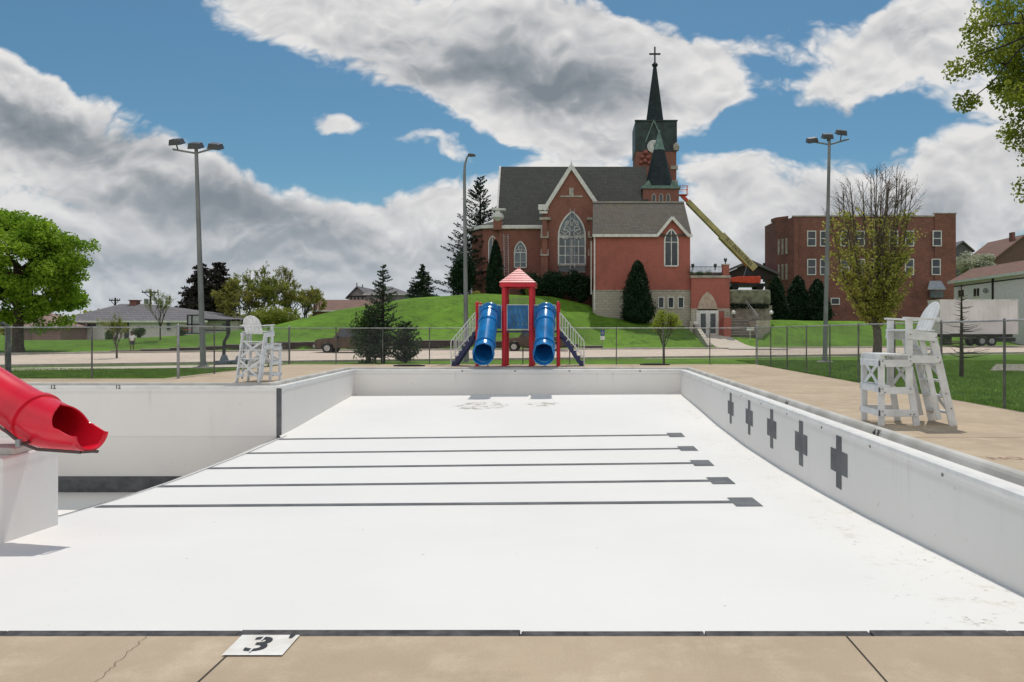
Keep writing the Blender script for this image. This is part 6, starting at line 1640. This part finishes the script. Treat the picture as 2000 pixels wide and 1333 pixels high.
# accessible parking sign
SG = thing('parking_sign', 'small blue and white parking sign post on the grass right of the play tower', 'sign', (PX(1177,64.5),64.5,.2))
x = PX(1177,64.5); MB().tube([(x,64.5,0),(x,64.5,PZ(642,64.5))], .03, 6).build('post', M['galv'], SG)
MB().box(x-.17,x+.17,64.45,64.47,PZ(656,64.5),PZ(645,64.5)).build('sign_panel', M['bluesign'], SG)
lp = MB().box(x-.19,x+.19,64.45,64.47,PZ(664,64.5),PZ(657,64.5)).build('lower_panel', M['white'], SG)
m = MB(); zc_ = PZ(650,64.5); m.ball((x-.01,64.44,zc_+.13), .028, 4); m.bar((x-.01,64.44,zc_+.1),(x-.0,64.44,zc_-.02),.03,.01,up=(0,1,0)); m.bar((x,64.44,zc_-.02),(x+.07,64.44,zc_-.03),.025,.01,up=(0,1,0)); m.bar((x+.07,64.44,zc_-.03),(x+.09,64.44,zc_-.12),.025,.01,up=(0,1,0))
for i in range(10): a, b = PI*.55+i*PI*1.3/10, PI*.55+(i+1)*PI*1.3/10; m.bar((x+.0+.085*math.cos(a),64.44,zc_-.07+.085*math.sin(a)),(x+.085*math.cos(b),64.44,zc_-.07+.085*math.sin(b)),.022,.01,up=(0,1,0))
m.build('wheelchair_symbol', M['white'], SG)

# ================================================================ BASKETBALL HOOPS
dH = 38.0
HP = thing('basketball_hoop', 'black portable basketball hoop behind the left fence beside the light pole', 'basketball hoop', (PX(438,dH),dH,-.05), 'portable basketball hoops')
m = MB(); b = lambda a, c: PP(a, c, dH)
m.bar(b(437,706), b(438,668), .13, .13); m.bar(b(438,668), b(446,654), .12, .12); m.bar(b(446,654), b(445,624), .16, .14); m.build('pole', M['blackmetal'], HP, bevel=.01)
m = MB(); m.bar(b(445,626), b(392,624), .08, .08); m.bar(b(445,646), b(392,645), .08, .07); m.build('arm', M['blackmetal'], HP)
bb = MB().box(PX(368,dH)-.0,PX(391,dH),dH-.02,dH+.02,PZ(651,dH),PZ(617,dH)).build('backboard', glassmat('clear_board', (.30,.34,.36)), HP)
bb.data.materials[0] = plain('board_grey', (.36,.40,.40), .3)
m = MB(); x0_, x1_, z0_, z1_ = PX(367,dH), PX(392,dH), PZ(652,dH), PZ(616,dH)
for a, c_ in (((x0_,z0_),(x1_,z0_)),((x1_,z0_),(x1_,z1_)),((x1_,z1_),(x0_,z1_)),((x0_,z1_),(x0_,z0_)),((x0_,(z0_+z1_)/2),(x1_,(z0_+z1_)/2)),((x0_+.22,z0_),(x0_+.22,z1_))): m.bar((a[0],dH-.04,a[1]),(c_[0],dH-.04,c_[1]),.05,.04,up=(0,1,0))
m.build('frame', M['blackmetal'], bb)
m = MB(); rc = Vector((x0_+.15,dH-.3,z0_+.2))
for i in range(14): a, c_ = 2*PI*i/14, 2*PI*(i+1)/14; m.bar(rc+Vector((math.cos(a)*.23,math.sin(a)*.23,0)), rc+Vector((math.cos(c_)*.23,math.sin(c_)*.23,0)), .02, .02)
m.build('rim', M['orange'], HP)
m = MB(); m.box(PX(427,dH),PX(450,dH),dH-.45,dH+.45,-.05,.16); m.lathe((PX(438,dH),dH,.16),[(.22,0),(.14,.22),(.1,.3)],10); m.build('base', plain('base_blue', (.12,.16,.20), .5), HP, bevel=.04)
HB = thing('hoop_base', 'second rounded hoop base lying beside the left white chair', 'hoop base', (PX(462,dH),dH+.4,-.05))
m = MB(); m.box(PX(452,dH),PX(476,dH),dH,dH+.8,-.05,.18); m.build('tank', plain('base_grey_blue', (.12,.16,.20), .5), HB, bevel=.05); m = MB(); m.lathe((PX(463,dH),dH+.4,.18),[(.26,0),(.22,.15),(.1,.24),(.06,.3)],12); m.build('neck', M['galv'], HB)
dG = 29.0
H2 = thing('basketball_hoop', 'hoop with white backboard cut off by the left edge', 'basketball hoop', (PX(15,dG),dG,-.05), 'portable basketball hoops')
MB().tube([(PX(17,dG),dG,-.1),(PX(16,dG),dG,PZ(640,dG)),(PX(10,dG),dG-.2,PZ(632,dG))], .09, 10).build('pole', M['postdark'], H2, smooth=True)
b2 = MB().box(PX(-60,dG),PX(10,dG),dG-.35,dG-.30,PZ(633,dG),PZ(598,dG)).build('backboard', M['white'], H2)
m = MB(); x0_, x1_, z0_, z1_ = PX(-60,dG), PX(10,dG), PZ(633,dG), PZ(598,dG)
for a, c_ in (((x0_,z0_),(x1_,z0_)),((x1_,z0_),(x1_,z1_)),((x1_,z1_),(x0_,z1_)),((x0_,z1_),(x0_,z0_))): m.bar((a[0],dG-.37,a[1]),(c_[0],dG-.37,c_[1]),.05,.04,up=(0,1,0))
m.build('frame', M['black'], b2)

# flat dark discs lying on the deck
for px_, w, y, lb in ((799,1.5,35.0,'flat black disc on the deck below the young spruce'),(1279,1.45,36.2,'flat black disc with soil under the yellow sapling')):
    t = thing('dark_disc', lb, 'mat', (PX(px_,y),y,0), 'flat black discs at the far deck edge')
    m = MB(); n = 20; poly = [(PX(px_,y)+w/2*math.cos(2*PI*i/n)*(1+.06*math.sin(5*i)), y+.36*math.sin(2*PI*i/n)) for i in range(n)]; m.prism_xy(poly, .0, .06); m.build('mat', M['disc_black'], t, bevel=.02)
    m = MB(); n = 20; poly = [(PX(px_,y)+w*.36*math.cos(2*PI*i/n), y+.25*math.sin(2*PI*i/n)) for i in range(n)]; m.prism_xy(poly, .061, .075); m.build('inset', M['disc_grain'], t)
# low bench on the hill behind the left stairs, low platform
# ================================================================ WALKING CHILD
def skinned(name, mat, parent, verts, edges, radii, sub=2):
    me = bpy.data.meshes.new(name); me.from_pydata(verts, edges, []); o = bpy.data.objects.new(name, me); COL.objects.link(o); o.parent = parent
    sk = o.modifiers.new('skin', 'SKIN'); sk.use_smooth_shade = True
    for i, v in enumerate(me.skin_vertices[0].data): v.radius = (radii[i], radii[i]*.85 if i else radii[i]*.8); v.use_root = (i == 0)
    sb_ = o.modifiers.new('sub', 'SUBSURF'); sb_.levels = sub; sb_.render_levels = sub
    me.materials.append(mat); return o
px_, yy = 258, 51.8
PC = thing('person', 'walking child in white shirt and dark shorts on the pavement by the left wall', 'person', (PX(px_,yy),yy,FARZ+.1), rz=R(200))
V = [(0,0,.74),(0,0,.86),(0,0,1.02),(0,0,1.13),(0,0,1.19),(0,0,1.27),(0,.01,1.36),
     (.12,0,1.10),(.17,.06,.90),(.16,.16,.74),(.16,.20,.67),(-.12,0,1.10),(-.17,-.04,.89),(-.17,.02,.72),(-.17,.05,.65),
     (.07,.0,.70),(.075,.10,.40),(.07,.05,.07),(.07,.15,.03),(-.07,.0,.70),(-.07,-.02,.40),(-.07,-.16,.10),(-.07,-.08,.03)]
Ed = [(0,1),(1,2),(2,3),(3,4),(4,5),(5,6),(3,7),(7,8),(8,9),(9,10),(3,11),(11,12),(12,13),(13,14),(0,15),(15,16),(16,17),(17,18),(0,19),(19,20),(20,21),(21,22)]
Rd = [.10,.10,.11,.09,.04,.085,.08,.045,.035,.028,.03,.045,.035,.028,.03,.075,.045,.035,.03,.075,.045,.035,.03]
skinned('body', M['skin'], PC, V, Ed, Rd)
skinned('shirt', M['shirt'], PC, [V[0],V[1],V[2],(0,0,1.11),(.12,0,1.10),(.165,.04,.95),(-.12,0,1.10),(-.165,-.03,.95)], [(0,1),(1,2),(2,3),(3,4),(4,5),(3,6),(6,7)], [.135,.135,.135,.10,.07,.06,.07,.06])
skinned('shorts', M['shorts'], PC, [(0,0,.72),(.075,.0,.66),(.08,.07,.47),(-.075,0,.66),(-.075,-.01,.47)], [(0,1),(1,2),(0,3),(3,4)], [.12,.095,.085,.095,.085])
skinned('hair', M['hair'], PC, [(0,-.02,1.34),(0,-.03,1.40),(0,-.07,1.27)], [(0,1),(0,2)], [.10,.075,.07])

# ================================================================ GRASS TUFTS on the nearer lawns
def tufts(name, label, n, fx, seed):
    rr = np.random.default_rng(seed); P = fx(rr, n); z = np.array([H(float(a), float(b)) for a, b in P]); k = len(P)
    a = rr.random(k)*PI; hgt = rr.uniform(.035,.10,k); w = rr.uniform(.010,.022,k); lx = rr.normal(size=k)*.03; ly = rr.normal(size=k)*.03
    c = np.stack([P[:,0],P[:,1],z-.01],1); dx = np.stack([np.cos(a)*w,np.sin(a)*w,np.zeros(k)],1)
    tip = c+np.stack([lx,ly,hgt],1)
    vs = np.stack([c-dx, c+dx, tip], 1).reshape(-1,3); fs = np.arange(k*3).reshape(k,3)
    tag(sheet(name, M['blade'], vs, fs, smooth=False), label, 'grass', kind='stuff')
M['blade'] = leafmat('grass_blade', (.075,.165,.018), (.24,.37,.055), .3, 1.2)
tufts('grass', 'mown lawn grass outside the right fence', 110000, lambda r, n: np.stack([9.0+r.random(n)**1.3*16, 11+r.random(n)**.9*32],1), 1)
tufts('grass', 'mown lawn grass outside the left fence', 40000, lambda r, n: np.stack([-14.6-r.random(n)*15, 25.9+r.random(n)*7],1), 2)
